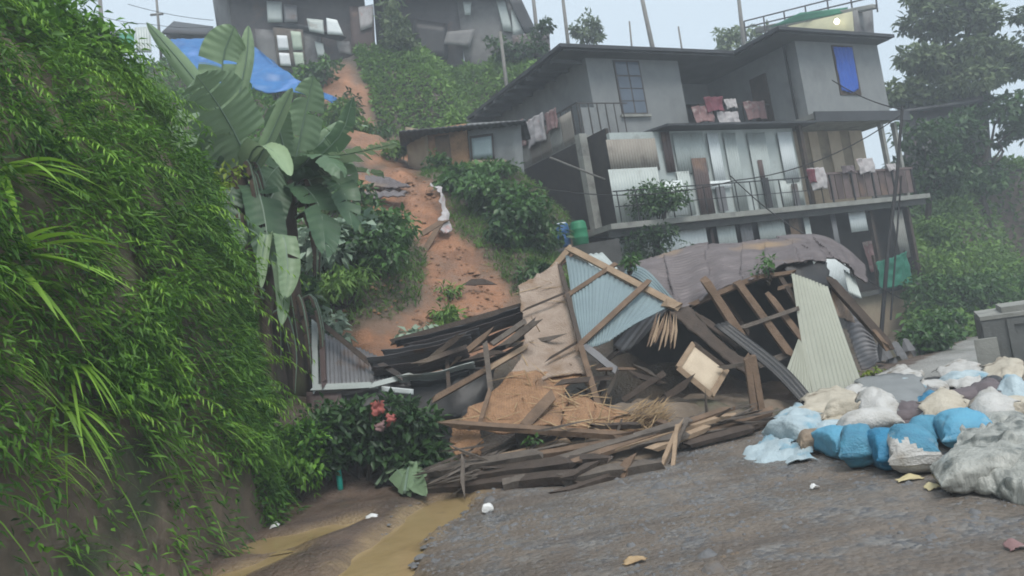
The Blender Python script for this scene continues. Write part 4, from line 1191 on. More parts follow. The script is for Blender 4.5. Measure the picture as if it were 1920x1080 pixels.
quad('lower_wall', 'tan_wall', [at(885, 300, 21.2), at(950, 300, 21.1), at(955, 360, 21.1), at(890, 350, 21.2)], t, .06)
# ------------------------------------------------------------------ the collapsed shack
SH = thing('collapsed_shack', 'collapsed shack with bowed rusty sheet roof and bare rafters', 'shack', (3.2, 11.6, -.05))
# bowed brown roof: three overlapping lengths of sheet
def roofpart(name, mat, back, front, waves, nu=26, n=3):
    B3 = bez([[at(*p) for p in back]] * 2, 30, 1)[0]; F3 = bez([[at(*p) for p in front]] * 2, 30, 1)[0]
    for i in range(n):                                  # overlapping lengths, some lifted and bent
        a, b = max(0, int(30 * i / n) - 1), int(30 * (i + 1) / n)
        lift = np.array([0, 0, .018 * (i % 2) + random.uniform(0, .012)])
        ids = np.linspace(a, b, 5).astype(int)
        mid = [(B3[q] + F3[q]) / 2 + np.array([0, 0, random.uniform(-.02, .05)]) for q in ids]
        ft = [F3[q] + np.array([random.uniform(-.03, .03), random.uniform(-.12, .04), random.uniform(-.02, .03)]) for q in ids]
        sheet(name, mat, [[B3[q] + lift for q in ids], [m + lift for m in mid], [f + lift for f in ft]], SH, nu=max(10, nu // n * 2), nv=6, waves=waves, amp=.022, axis='v', crumple=.035, cs=1.5, ragged=.03, seed=i)
roofpart('roof_sheet', 'roof_rust', [(1178, 498, 14.0), (1250, 474, 14.2), (1330, 457, 14.3), (1400, 455, 14.3)], [(1190, 545, 12.2), (1275, 580, 11.4), (1330, 556, 11.4), (1395, 524, 11.5)], 22, nu=26)
roofpart('roof_sheet', 'roof_rust', [(1392, 455, 14.2), (1440, 450, 14.2), (1490, 447, 14.1), (1530, 452, 14.0)], [(1388, 528, 11.44), (1440, 510, 11.5), (1495, 495, 11.6), (1545, 487, 11.7)], 22, nu=26)
roofpart('roof_sheet', 'roof_rust', [(1455, 444, 14.5), (1520, 442, 14.5), (1570, 458, 14.3), (1622, 500, 13.6)], [(1535, 480, 12.3), (1565, 488, 12.2), (1595, 505, 12.2), (1622, 530, 12.2)], 20, nu=24)
sheet('roof_sheet', 'zinc_blue', px([[(1180, 494, 13.2), (1215, 508, 12.6), (1262, 560, 11.6)], [(1170, 512, 12.9), (1205, 530, 12.3), (1260, 582, 11.5)]]), SH, nu=20, nv=4, waves=5, axis='v', amp=.01)
# torn dark edge under the roof front
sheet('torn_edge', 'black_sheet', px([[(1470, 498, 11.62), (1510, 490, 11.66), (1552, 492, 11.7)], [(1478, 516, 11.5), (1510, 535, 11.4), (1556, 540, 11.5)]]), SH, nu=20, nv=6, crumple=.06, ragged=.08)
# rafters and ties over the dark opening
for nm, a, b, w, h, mt in [('rafter', (1318, 520, 11.25), (1396, 640, 10.9), .11, .07, 'wood_mid'), ('rafter', (1381, 527, 11.3), (1483, 668, 10.9), .10, .07, 'wood_mid'),
                           ('rafter', (1440, 552, 11.35), (1502, 634, 11.0), .085, .06, 'wood_mid'), ('rafter', (1462, 520, 11.5), (1500, 578, 11.2), .07, .06, 'wood_dark'),
                           ('tie_beam', (1392, 614, 11.0), (1492, 580, 11.1), .055, .05, 'wood_grey'), ('tie_beam', (1432, 682, 10.95), (1484, 662, 11.0), .09, .06, 'wood_grey'),
                           ('wall_plate', (1292, 574, 11.3), (1420, 520, 11.42), .07, .08, 'wood_mid'), ('wall_plate', (1418, 521, 11.45), (1480, 512, 11.5), .06, .07, 'wood_mid'),
                           ('tie_beam', (1462, 541, 11.4), (1490, 534, 11.4), .06, .05, 'wood_mid'),
                           ('rafter', (1345, 540, 11.9), (1400, 620, 11.7), .06, .06, 'wood_dark'), ('rafter', (1410, 560, 11.9), (1440, 610, 11.8), .06, .06, 'wood_dark'),
                           ('verge_beam', (1552, 520, 11.6), (1668, 652, 10.9), .12, .09, 'wood_dark'), ('verge_beam', (1600, 575, 11.45), (1662, 650, 10.8), .05, .06, 'wood_mid')]:
    MB().beam(at(*a), at(*b), w, h, up=(0, -1, .3), jit=.12, segs=4, seed=int(a[0])).build(nm, mt, SH)
# sheets at the right end
sheet('hanging_panel', 'zinc_cream', px([[(1484, 512, 11.35), (1518, 524, 11.4), (1552, 538, 11.45)], [(1503, 640, 10.95), (1550, 640, 11.0), (1586, 636, 11.1)], [(1528, 754, 10.5), (1575, 742, 10.6), (1620, 728, 10.7)]]), SH, nu=20, nv=16, waves=11, amp=.012)
sheet('fallen_panel', 'zinc_cream', px([[(1497, 636, 10.9), (1500, 640, 10.9), (1504, 645, 10.9)], [(1470, 706, 10.6), (1495, 735, 10.5), (1527, 757, 10.42)]]), SH, nu=14, nv=12, waves=7, amp=.012)
sheet('end_wall_sheet', 'zinc_grey', px([[(1572, 560, 11.6), (1592, 560, 11.7), (1612, 592, 11.7)], [(1596, 640, 11.4), (1620, 630, 11.5), (1640, 640, 11.4)], [(1615, 694, 11.2), (1632, 690, 11.2), (1648, 676, 11.2)]]), SH, nu=8, nv=16, waves=14, axis='v', amp=.014)
sheet('end_wall_mat', 'mat_pale', px([[(1556, 535, 11.6), (1580, 552, 11.6)], [(1566, 590, 11.4), (1604, 606, 11.5)]]), SH, nu=14, nv=10, uvs=(14, 12), ragged=.05, crumple=.03)
sheet('end_wall_sheet', 'zinc_pale', px([[(1582, 505, 12.3), (1602, 520, 12.3)], [(1592, 550, 12.1), (1616, 560, 12.1)]]), SH, nu=8, nv=8, waves=5)
# dark boards that lean in front of the opening
sheet('leaning_board', 'black_sheet', px([[(1340, 610, 10.75), (1362, 604, 10.85)], [(1440, 690, 10.35), (1470, 688, 10.5)], [(1505, 757, 10.05), (1530, 755, 10.15)]]), SH, nu=6, nv=18, th=.03, waves=3, amp=.012)
sheet('leaning_board', 'wood_dark', px([[(1255, 585, 11.0), (1290, 575, 11.1)], [(1330, 650, 10.6), (1352, 640, 10.7)], [(1400, 705, 10.3), (1420, 690, 10.4)]]), SH, nu=6, nv=16, th=.03, crumple=.02, ragged=.04)
sheet('leaning_board', 'wood_dark', px([[(1290, 580, 11.15), (1330, 600, 11.1)], [(1380, 655, 10.8), (1400, 650, 10.9)]]), SH, nu=6, nv=10, th=.03, crumple=.03, ragged=.05)
# rear walls of the shack, interior shade put into their near-black colour
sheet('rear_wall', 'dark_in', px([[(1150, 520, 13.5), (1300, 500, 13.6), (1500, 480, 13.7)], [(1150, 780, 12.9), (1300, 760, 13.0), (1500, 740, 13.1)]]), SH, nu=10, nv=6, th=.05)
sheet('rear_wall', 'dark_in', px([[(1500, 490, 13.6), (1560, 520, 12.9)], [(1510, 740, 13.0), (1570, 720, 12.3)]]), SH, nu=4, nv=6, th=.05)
# post by the opening
pp = at(1416, 792, 9.75); pp[2] = 0.0
for dx in (0, .1):
    MB().beam(pp + np.array([dx, 0, -.05]), at(1400 + dx * 110, 668, 9.95), .075, .06, (0, -1, 0), jit=.06, segs=3, seed=int(dx * 30)).build('door_post', 'wood_mid', SH)
MB().beam(at(1352, 690, 10.2), at(1402, 682, 10.1), .05, .05, jit=.05).build('cross_rail', 'wood_grey', SH)
# tilted wooden hatch (framed board)
A_, B_, C_, D_2 = at(1299, 644, 10.45), at(1362, 692, 10.35), at(1333, 741, 10.0), at(1270, 689, 10.1)
ht = thing('wooden_hatch', 'small square framed wooden hatch tipped on its corner in the shack opening', 'hatch', (D_2 + C_) / 2 * np.array([1, 1, 1]) - np.array([0, 0, .1]))
sheet('board', 'tan_panel', [[A_, B_], [D_2, C_]], ht, nu=4, nv=4, th=.025)
o_ = np.array([0, -.025, 0])
for a, b in ((A_, B_), (B_, C_), (C_, D_2), (D_2, A_)): MB().beam(a + o_, b + o_, .065, .03, (0, -1, 0)).build('frame_bar', 'wood_light' if a is not A_ else 'wood_dark', ht)
# bundle of split bamboo hanging from the eave
for k in range(9):
    a = at(1228 + k * 5, 605 + (k % 3) * 4, 10.75); b = at(1212 + k * 7 + random.uniform(-4, 4), 640 + random.uniform(-6, 16), 10.6)
    MB().beam(a, b, .035, .02, (0, -1, 0), .5, .2).build('split_bamboo', 'wood_light' if k % 3 else 'wood_mid', SH)

# ------------------------------------------------------------------ leaning roof frame with blue grey sheets
FR = thing('toppled_roof_frame', 'toppled roof section of blue grey sheets with battens leaning over', 'roof section', (at(1090, 650, 10.6) * np.array([1, 1, 0])))
top = [(1060, 478, 12.45), (1115, 500, 12.0), (1180, 536, 11.6), (1258, 574, 11.2)]
bot = [(1086, 646, 10.5), (1112, 652, 10.45), (1142, 640, 10.5), (1185, 610, 10.75)]
mid = [tuple((np.array(a) * .52 + np.array(b) * .48)) for a, b in zip(top, bot)]
def lerp3(t0, t1, r): 
    a = [np.array(q) for q in r]; m = len(a) - 1
    def g(t):
        f = t * m; i = min(int(f), m - 1); return a[i] * (1 - (f - i)) + a[i + 1] * (f - i)
    return [tuple(g(t)) for t in np.linspace(t0, t1, 4)]
for k in range(3):
    t0, t1 = k / 3 - (.01 if k else 0), (k + 1) / 3
    off = [0, .02, .04][k]
    rows = [[(x, y, Y - off) for x, y, Y in lerp3(t0, t1, r)] for r in (top, mid, bot)]
    sheet('roof_sheet', 'zinc_blue', px(rows), FR, nv=12, waves=7, amp=.010)
sheet('bent_sheet', 'zinc_grey', px([[(1186, 606, 10.8), (1220, 592, 10.95), (1256, 576, 11.15)], [(1150, 648, 10.7), (1170, 660, 10.8), (1200, 640, 11.0)]]), FR, nu=12, nv=10, waves=4, amp=.01)
sheet('bent_sheet', 'zinc_pale', px([[(1090, 478, 12.9), (1130, 474, 13.0)], [(1120, 512, 12.2), (1160, 505, 12.3)]]), FR, nu=8, nv=6, waves=4)
for a, b, w, mt in [((1068, 466, 12.35), (1272, 574, 11.05), .10, 'wood_light'), ((1062, 556, 11.55), (1150, 498, 11.9), .065, 'wood_mid'), ((1084, 650, 10.4), (1216, 528, 11.4), .075, 'wood_mid'),
                    ((1050, 500, 12.3), (1090, 652, 10.4), .06, 'wood_dark'), ((1036, 504, 12.5), (1074, 460, 12.6), .09, 'wood_light'), ((1046, 500, 12.55), (1080, 470, 12.6), .07, 'wood_mid'),
                    ((1250, 568, 11.1), (1274, 576, 11.0), .12, 'wood_light')]:
    MB().beam(at(*a), at(*b), w, .05, up=(0, -1, .5), jit=.08, segs=3, seed=int(a[1])).build('batten', mt, FR)
for a, b, w, mt in [((1098, 650, 10.35), (1158, 698, 10.0), .09, 'zinc_grey'), ((1112, 648, 10.4), (1140, 690, 10.2), .05, 'wood_dark'), ((1090, 652, 10.3), (1126, 774, 9.5), .07, 'wood_mid'),
                    ((1120, 690, 10.6), (1180, 640, 10.9), .06, 'wood_dark')]:
    MB().beam(at(*a), at(*b), w, .045, up=(0, -1, .4), jit=.08, segs=3, seed=int(a[0])).build('prop', mt, FR)

ZF = thing('flattened_roof', 'flattened rusty zinc roof with white edge beside the banana plants', 'roof section', at(640, 735, 10.9))
# ------------------------------------------------------------------ bamboo mats
m1 = sheet('bamboo_mat_wall', 'mat_pale', px([[(970, 538, 12.1), (1008, 516, 12.25), (1048, 493, 12.4)], [(980, 585, 11.6), (1024, 575, 11.7), (1062, 562, 11.7)],
                                         [(982, 650, 10.9), (1030, 648, 10.9), (1084, 636, 10.8)], [(952, 712, 10.1), (1020, 712, 10.1), (1102, 700, 10.15)]]), None, nu=36, nv=60, th=.02, crumple=.05, cs=1.6, ragged=.05, uvs=(46, 70), seed=3,
           label='tall woven bamboo wall mat sliding down beside the blue grey roof section', cat='bamboo mat')
for a, b in (((985, 580, 11.45), (1062, 548, 11.65)), ((1030, 672, 10.45), (1092, 636, 10.6))):
    MB().beam(at(*a), at(*b), .03, .03, (0, -1, 0), jit=.1).build('batten', 'wood_dark', m1)
m2 = sheet('bamboo_mat', 'mat_tan', px([[(958, 706, 10.15), (1020, 700, 10.2), (1100, 690, 10.2)], [(915, 742, 9.9), (990, 740, 9.9), (1066, 722, 9.95)], [(872, 780, 9.6), (960, 778, 9.5), (1060, 768, 9.5)], [(862, 796, 9.35), (960, 806, 9.1), (1050, 806, 9.0)]]), None,
           nu=44, nv=30, th=.02, crumple=.09, cs=1.8, ragged=.06, uvs=(64, 46), seed=8, label='tan woven bamboo mat crumpled on the debris, left part', cat='bamboo mat')
m3 = sheet('bamboo_mat', 'mat_tan', px([[(1060, 752, 9.75), (1090, 745, 9.7), (1130, 770, 9.55)], [(1050, 785, 9.4), (1120, 790, 9.3), (1200, 785, 9.3)], [(1045, 808, 9.05), (1130, 815, 8.95), (1235, 812, 8.95)]]), None,
           nu=36, nv=22, th=.02, crumple=.09, cs=2, ragged=.06, uvs=(54, 32), seed=12, label='tan woven bamboo mat crumpled on the debris, right part', cat='bamboo mat')
for a, b, w, mt, par in [((1035, 742, 9.6), (980, 802, 9.05), .12, 'wood_mid', m2), ((918, 735, 9.75), (900, 792, 9.2), .05, 'wood_mid', m2)]:
    MB().beam(at(*a), at(*b), w, .03, (0, -1, .5), jit=.1, segs=3).build('batten', mt, par)
sheet('bamboo_mat', 'mat_tan', px([[(845, 800, 9.3), (900, 805, 9.2)], [(850, 855, 9.1), (905, 852, 9.05)]]), None, nu=20, nv=18, th=.02, crumple=.08, cs=3, ragged=.08, uvs=(20, 20), seed=14,
      label='frayed scrap of bamboo mat hanging at the left end of the debris', cat='bamboo mat')
# ------------------------------------------------------------------ heap of broken timber along the road edge
# soil and splinters underneath
def heap(name, outline, hgt, mat, label=None, kind='structure', seed=0, n=60, m=18):
    O_ = np.array(outline); c = O_.mean(0)
    Gm = bez([[(*p, 0) for p in np.vstack([O_, O_[:1]])]] * 2, n, 1)[0][:, :2]
    V, F = [], []
    for j in range(m + 1):
        k = j / m
        for p in Gm[:-1]:
            q = c + (p - c) * (1 - k); z = hgt * (1 - (1 - k) ** 2.2)
            V.append((q[0], q[1], -.04 + z * (1 + .5 * fn(q[0], q[1], seed, 2)) + .05 * fn(q[0], q[1], 3 + seed, 6) * min(1, k * 6)))
    for j in range(m):
        for i in range(n): F.append((j * n + i, j * n + (i + 1) % n, (j + 1) * n + (i + 1) % n, (j + 1) * n + i))
    return build(name, mat, V, F, None, smooth=True, kind=kind, label=label)
heap('debris_mound', [on_z(805, 912)[:2], on_z(1040, 905)[:2], on_z(1240, 858)[:2], on_z(1400, 800)[:2], (3.6, 10.6), (2.6, 11.2), (.8, 11), (-1.0, 10.4)], .42, 'earth_dark', seed=2)
planks = [  # pixel ends, depths, width, height, material, what singles it out
    ((842, 795, 9.15), (1168, 817, 8.75), .10, .06, 'wood_mid', 'long brown pole lying level across the front of the bamboo mats'),
    ((800, 886, 8.95), (1000, 852, 8.6), .16, .07, 'wood_grey', 'thick grey plank on top at the left end of the timber heap'),
    ((795, 905, 8.95), (1060, 868, 8.3), .17, .09, 'wood_dark', 'dark squared beam in the left end of the timber heap'),
    ((800, 918, 8.92), (1080, 893, 8.0), .16, .09, 'wood_dark', 'lowest dark beam at the left end of the timber heap'),
    ((880, 872, 9.0), (1056, 828, 9.0), .10, .04, 'wood_light', 'light tan lath slanting up behind the left timber heap'),
    ((905, 880, 8.7), (1130, 858, 8.3), .14, .06, 'wood_dark', 'split dark board between the left beams of the heap'),
    ((1020, 870, 8.4), (1290, 790, 8.95), .12, .05, 'wood_grey', 'grey plank slanting to the right over the middle of the heap'),
    ((1090, 862, 8.35), (1360, 768, 9.3), .10, .04, 'wood_mid', 'long brown plank rising to the right over the heap'),
    ((1120, 852, 8.45), (1375, 775, 9.25), .09, .04, 'wood_light', 'pale lath rising to the right along the heap front'),
    ((1060, 900, 8.0), (1220, 872, 8.05), .13, .10, 'wood_grey', 'short grey log at the foot of the middle of the heap'),
    ((1050, 925, 7.75), (1145, 893, 7.95), .07, .05, 'wood_dark', 'dark stick lying loose on the road before the heap'),
    ((1062, 898, 7.9), (1112, 870, 8.1), .08, .05, 'wood_dark', 'short dark offcut jutting from the heap foot'),
    ((1240, 874, 8.15), (1272, 800, 8.6), .045, .03, 'wood_light', 'thin pale stake propped upright on the right of the heap'),
    ((1262, 878, 8.1), (1268, 805, 8.5), .04, .03, 'wood_light', 'second thin pale stake beside the propped one'),
    ((1250, 872, 8.2), (1285, 798, 8.65), .035, .03, 'wood_grey', 'thin grey stake propped behind the two pale stakes'),
    ((1300, 820, 8.95), (1450, 770, 9.6), .14, .06, 'wood_mid', 'brown board at the right end of the heap by the post'),
    ((1280, 836, 8.7), (1420, 800, 9.1), .12, .05, 'wood_dark', 'dark board at the foot of the right end of the heap'),
    ((1100, 800, 9.05), (1205, 797, 8.95), .07, .05, 'wood_dark', 'short dark batten on the right bamboo mat'),
    ((1200, 778, 9.2), (1262, 800, 8.95), .07, .04, 'wood_mid', 'brown stick lying between the mat and the shack'),
    ((950, 862, 8.7), (1150, 830, 8.7), .11, .05, 'wood_mid', 'brown plank behind the grey plank in the middle of the heap'),
    ((1110, 846, 8.6), (1270, 815, 8.8), .20, .03, 'wood_grey', 'wide grey board lying flat in the middle of the heap'),
    ((1230, 840, 8.6), (1330, 800, 9.0), .09, .05, 'wood_light', 'light split plank right of the propped stakes'),
    ((935, 912, 8.3), (985, 900, 8.3), .12, .08, 'wood_grey', 'small grey block wedged under the left beams'),
    ((1165, 892, 7.95), (1182, 862, 8.1), .09, .07, 'wood_mid', 'stub of brown post at the heap foot'),
    ((1360, 812, 9.0), (1445, 790, 9.4), .10, .06, 'wood_dark', 'dark offcut lying at the rightmost end of the heap')]
for k, (a, b, w, h, mt, lab) in enumerate(planks):
    MB().beam(at(*a), at(*b), w, h, (0, -.3, 1), jit=.14, segs=6, seed=k).build('plank', mt, None, label=lab, cat='plank', group='broken timber heaped at the road edge')
# more broken sticks left of the mats and inside the opening
rs_ = random.Random(11)
for k in range(34):
    if k < 20 and k % 3: continue
    if k < 20:
        x, y = rs_.uniform(745, 960), 0; y = 712 - (x - 745) * .42 + rs_.uniform(-26, 26); Y = rs_.uniform(10.6, 11.6); dx, dy = rs_.uniform(40, 110), -rs_.uniform(8, 46)
    else:
        x, y = rs_.uniform(1110, 1240), rs_.uniform(690, 768); Y = rs_.uniform(9.9, 10.6); dx, dy = rs_.uniform(-70, 70), rs_.uniform(-50, 20)
    a, b = at(x, y, Y), at(x + dx, y + dy, Y + rs_.uniform(-.4, .4))
    MB().beam(a, b, rs_.uniform(.03, .09), rs_.uniform(.02, .05), (0, -1, .4), jit=.22, segs=4, seed=k).build('broken_stick', ('wood_mid', 'wood_dark', 'wood_grey', 'wood_dark')[k % 4], SH if k >= 20 else ZF)
# splinters: uncountable small wood
m = MB()
for k in range(260):
    t = random.random()
    c = np.array(at(*(np.array((830, 880, 8.7)) * (1 - t) + np.array((1400, 785, 9.4)) * t))) + np.array([random.gauss(0, .2), random.gauss(.15, .25), random.gauss(-.05, .09)])
    c[2] = max(c[2], .02)
    d = np.array([random.gauss(.8, .4), random.gauss(.25, .4), random.gauss(.06, .12)]); d /= np.linalg.norm(d)
    L = random.uniform(.1, .5)
    m.beam(c - d * L / 2, c + d * L / 2, random.uniform(.015, .05), random.uniform(.01, .025), jit=.3, seed=k)
m.build('wood_splinters', 'wood_grey', None, kind='stuff', label='splinters and laths strewn through the timber heap')
m = MB()
for k in range(160):
    c = at(random.uniform(1185, 1250), random.uniform(748, 800), random.uniform(9.0, 9.7)); c[2] = max(.02, c[2] - .04)
    a = random.gauss(.7, .4); d = np.array([math.cos(a), math.sin(a) * .5, random.uniform(0, .5)]); L = random.uniform(.1, .4)
    m.beam(c - d * L / 2, c + d * L / 2, .012, .006, jit=.2)
m.build('straw', 'straw', None, kind='stuff', label='loose yellow thatch straw spilled before the shack opening')
# loose split strips over the bamboo mats
m = MB()
def on_mat(o, n, L0, L1):
    me = o.data; V = [np.array(v.co) + ORI[o.name] for v in me.vertices]
    for k in range(n):
        c = V[random.randrange(len(V) // 2)]; d = np.array([random.gauss(.6, .5), random.gauss(-.1, .4), random.gauss(-.12, .22)]); d /= np.linalg.norm(d)
        L = random.uniform(L0, L1); c = c + np.array([0, -.03, .025])
        m.beam(c - d * L / 2, c + d * L / 2, .012, .005, (0, -.5, 1), jit=.3, seed=k)
on_mat(m2, 26, .06, .22); on_mat(m3, 44, .06, .26); on_mat(m1, 8, .06, .18)
m.build('bamboo_strips', 'straw', None, kind='stuff', label='split bamboo strips fraying from the mats')
heap('spilled_soil', [(.6, 9.4), (2.2, 9.3), (3.3, 10.2), (3.2, 11.6), (1.5, 11.9), (.5, 10.8)], .36, 'earth_dark', seed=9)

# ------------------------------------------------------------------ flattened zinc roof on the left
for k in range(4):
    t0, t1 = k / 4, (k + 1) / 4
    T = lambda t: (600 + 142 * t, 622 + 62 * t, 11.9 - .2 * t)
    Bt = lambda t: (602 + 150 * t, 724 - 2 * t - 14 * t * t, 10.9)
    sheet('roof_sheet', 'zinc_grey', px([[T(t0 - .01), T(t1)], [tuple((np.array(T(t0 - .01)) + Bt(t0 - .01)) / 2 + np.array([0, 4, 0])), tuple((np.array(T(t1)) + Bt(t1)) / 2 + np.array([0, 4, 0]))], [Bt(t0 - .01), Bt(t1)]]), ZF, nu=8, nv=8, waves=5, amp=.012, crumple=.03, seed=k)
for a, b, w, h, mt in [((590, 604, 11.8), (592, 730, 10.85), .08, .04, 'zinc_pale'), ((590, 727, 10.84), (702, 722, 10.8), .08, .04, 'zinc_pale'), ((700, 722, 10.8), (775, 702, 10.85), .07, .03, 'zinc_pale'),
                       ((588, 594, 11.7), (690, 678, 11.2), .07, .06, 'wood_dark'), ((604, 636, 11.5), (608, 720, 10.8), .07, .05, 'zinc_brown'), ((716, 684, 11.0), (752, 706, 10.75), .07, .05, 'iron')]:
    MB().beam(at(*a), at(*b), w, h, (0, -1, .4), jit=.06, segs=3).build('edge_trim' if 'zinc' in mt else 'batten', mt, ZF)
strips = [((694, 684, 11.2), (885, 640, 11.4), .30, 'zinc_grey'), ((700, 700, 11.0), (880, 664, 11.1), .26, 'roof_rust'), ((745, 712, 10.8), (890, 684, 10.9), .14, 'zinc_pale'), ((742, 645, 11.8), (980, 580, 12.0), .13, 'roof_dark'),
          ((760, 655, 11.7), (985, 592, 11.9), .24, 'roof_rust'), ((800, 668, 11.5), (985, 610, 11.7), .12, 'zinc_brown'), ((720, 668, 11.5), (900, 625, 11.8), .26, 'zinc_grey'), ((830, 690, 11.1), (985, 628, 11.3), .11, 'roof_dark'),
          ((860, 690, 11.0), (985, 645, 11.2), .12, 'wood_dark'), ((770, 720, 10.85), (880, 700, 10.9), .12, 'roof_dark')]
for k, (a, b, w, mt) in enumerate(strips):
    p0, p1 = at(*a), at(*b); d = p1 - p0; s = np.array([0, -.6, .35]) * w
    sheet('roof_strip', mt, [[p0 + s, (p0 + p1) / 2 + s - np.array([0, 0, .05]), p1 + s], [p0 - s, (p0 + p1) / 2 - s - np.array([0, 0, .05]), p1 - s]], ZF, nu=20, nv=6, waves=3, axis='v', amp=.012, crumple=.022, ragged=.03, seed=k)
for k, (a, b, w, mt, lab) in enumerate([((812, 750, 10.3), (988, 650, 10.9), .075, 'wood_mid', 'long brown pole sloping from the shrub up to the mat wall'), ((909, 638, 10.6), (921, 738, 10.1), .07, 'wood_grey', 'upright grey post left of the bamboo mats'),
                          ((858, 630, 12.2), (916, 597, 12.4), .08, 'wood_light', 'fresh light board end above the flattened roof'), ((920, 690, 10.5), (990, 648, 10.8), .06, 'wood_light', 'light pole between grey post and mat wall'),
                          ((838, 672, 11.0), (842, 730, 10.6), .05, 'wood_dark', 'thin dark post under the flattened roof'), ((930, 640, 10.9), (985, 602, 11.2), .07, 'wood_grey', 'grey pole just above the light pole'),
                          ((740, 640, 11.9), (975, 575, 12.1), .08, 'wood_dark', 'long dark pole along the back of the flattened roof')]):
    MB().beam(at(*a), at(*b), w, w * .8, (0, -1, .3), jit=.1, segs=4, seed=k + 50).build('pole', mt, None, label=lab, cat='pole', group='poles of the wrecked roof')
sheet('sagging_sheet', 'black_sheet', px([[(600, 735, 10.9), (750, 716, 10.95), (930, 680, 11)], [(600, 800, 10.6), (750, 800, 10.7), (900, 780, 10.6)]]), ZF, nu=16, nv=8, crumple=.1, seed=4)
quad('red_board', 'zinc_brown', [at(575, 735, 10.9), at(640, 738, 10.85), at(640, 775, 10.7), at(575, 770, 10.8)], ZF, .02)
quad('white_strip', 'zinc_white', [at(716, 724, 10.7), at(775, 730, 10.6), at(775, 740, 10.6), at(716, 734, 10.7)], ZF, .02)
# dark tree trunk lying on the slide
t = thing('broken_roof_slab', 'dark broken roof slabs lying at the top of the landslide', 'debris', at(690, 360, 19.8))
for a, b, c, d in [((625, 318, 20.2), (745, 340, 19.6), (740, 358, 19.2), (630, 345, 19.4)), ((600, 362, 19), (762, 358, 18.9), (758, 368, 18.5), (605, 378, 18.4)), ((640, 342, 19.8), (720, 330, 20), (770, 350, 19.2), (700, 352, 19.2))]:
    sheet('slab', 'roof_rust', px([[a, b], [d, c]]), t, nu=24, nv=8, th=.03, crumple=.05, ragged=.1, waves=9, amp=.02)
for a, b, lab in [((790, 440, 17.3), (835, 412, 17.6), 'reddish board lying on the landslide'), ((797, 470, 16.9), (822, 425, 17.3), 'light board sticking out of the landslide'), ((880, 530, 15.4), (920, 528, 15.4), 'dark stick on the lower landslide')]:
    MB().beam(at(*a), at(*b), .12, .05, (0, -1, .5), jit=.15, segs=3).build('board', 'wood_mid' if 'dark' not in lab else 'wood_dark', None, label=lab, cat='board')
sheet('torn_plastic', 'cloth_white', px([[(808, 340, 19), (822, 350, 18.9)], [(828, 380, 18.2), (842, 395, 18.1)], [(822, 430, 17.4), (845, 432, 17.3)]]), None, nu=10, nv=24, th=.01, crumple=.15, cs=3, ragged=.1,
      label='torn whitish plastic strip hanging down the landslide edge', cat='plastic')
for k in range(26):
    x, y = random.uniform(800, 960), random.uniform(540, 630)
# clods on the slide
r_ = np.random.default_rng(4)
W_, F_ = [], []
bs_ = np.array([(1, 0, -.2), (.4, .9, -.2), (-.7, .7, -.2), (-.95, -.3, -.2), (-.1, -1, -.2), (.75, -.6, -.2), (.45, .1, .7), (-.25, .35, .65), (-.1, -.45, .6)])
fs_ = [(0, 1, 6), (1, 7, 6), (1, 2, 7), (2, 3, 7), (3, 8, 7), (3, 4, 8), (4, 5, 8), (5, 6, 8), (5, 0, 6), (6, 7, 8)]
cl = MB()
for k in range(900):
    q = np.array([random.uniform(640, 970), random.uniform(330, 650)])
    if not inpoly(np.array([q[0]]), np.array([q[1]]), SL1)[0]: continue
    Y = np.interp(q[1], [330, 400, 500, 590, 640], [20.5, 18.4, 16.4, 14.8, 13.7]); p = at(q[0], q[1], Y); p[2] = gz(p[0], p[1])
    s = random.uniform(.015, .05) * (2.2 if random.random() < .12 else 1)
    cl.add(p + bs_ * s * np.array([[random.uniform(.7, 1.3)] * 3] * 9) * (1 + rng.uniform(-.3, .3, (9, 1))), fs_)
cl.build('earth_clods', 'earth', None, kind='stuff', label='clods of orange earth scattered on the landslide')
# ------------------------------------------------------------------ sandbags, sheets and rubbish on the road
def sack(name, label, mat, cx, by, w, h, depth=.45, rot=0.0, lift=0.0, seed=1, group='sacks piled across the road', band=None, flat=.1, cat='sack', tilt=0.0, end=False):
    p = on_z(cx, by, 0); p[2] = gz(p[0], p[1])
    k = p[1] / 1500
    vd = np.array([p[0], p[1], 0]); vd /= np.linalg.norm(vd); az = math.atan2(p[0], p[1])
    rot -= az * .7 + R(9)
    if end:                                             # lying end-on: the stitched end faces the road
        V, F = sackmesh(.62, w * k * 1.02, h * k * .97, seed); V = rotz(V, R(99) + rot, tilt); depth = .5
    else:
        V, F = sackmesh(w * k * 1.08, depth, h * k * .86, seed); V = rotz(V, R(9) + rot, tilt)
    V[:, 2] -= V[:, 2].min()
    c = p + vd * depth * .45 + np.array([0, 0, lift])
    if band is None:
        return build(name, mat, V + c, F, None, smooth=True, label=label, cat=cat, group=group)
    t = thing(name, label, cat, c, group)
    caps = F[-2:]; F = np.array(F[:-2]); zc = V[F][:, :, 2].mean(1) / V[:, 2].max()
    xc = (V[F].mean(1) @ np.array([math.cos(az), -math.sin(az), 0])) / (w * k)
    top = band(xc, zc)
    for nm, mm, ms in (('body', mat[0], ~top), ('patch', mat[1], top)):
        us = np.unique(F[ms]); rm = np.full(len(V), -1); rm[us] = np.arange(len(us))
        fl = [tuple(f) for f in rm[F[ms]]]; vv = list(V[us] + c)
        if nm == 'body':
            for cp in caps:
                fl.append(tuple(range(len(vv), len(vv) + len(cp)))); vv += [V[q] + c for q in cp]
        build(nm, mm, vv, fl, t, smooth=True)
    return t
sack('sandbag', 'pale blue sack at the left end of the front row', 'sack_pale', 1492, 838, 60, 50, .4, .5, seed=2, end=True)
sack('sandbag', 'small round tan sack beside the pale blue one', 'sack_tan', 1527, 852, 46, 48, .35, 0, seed=3)
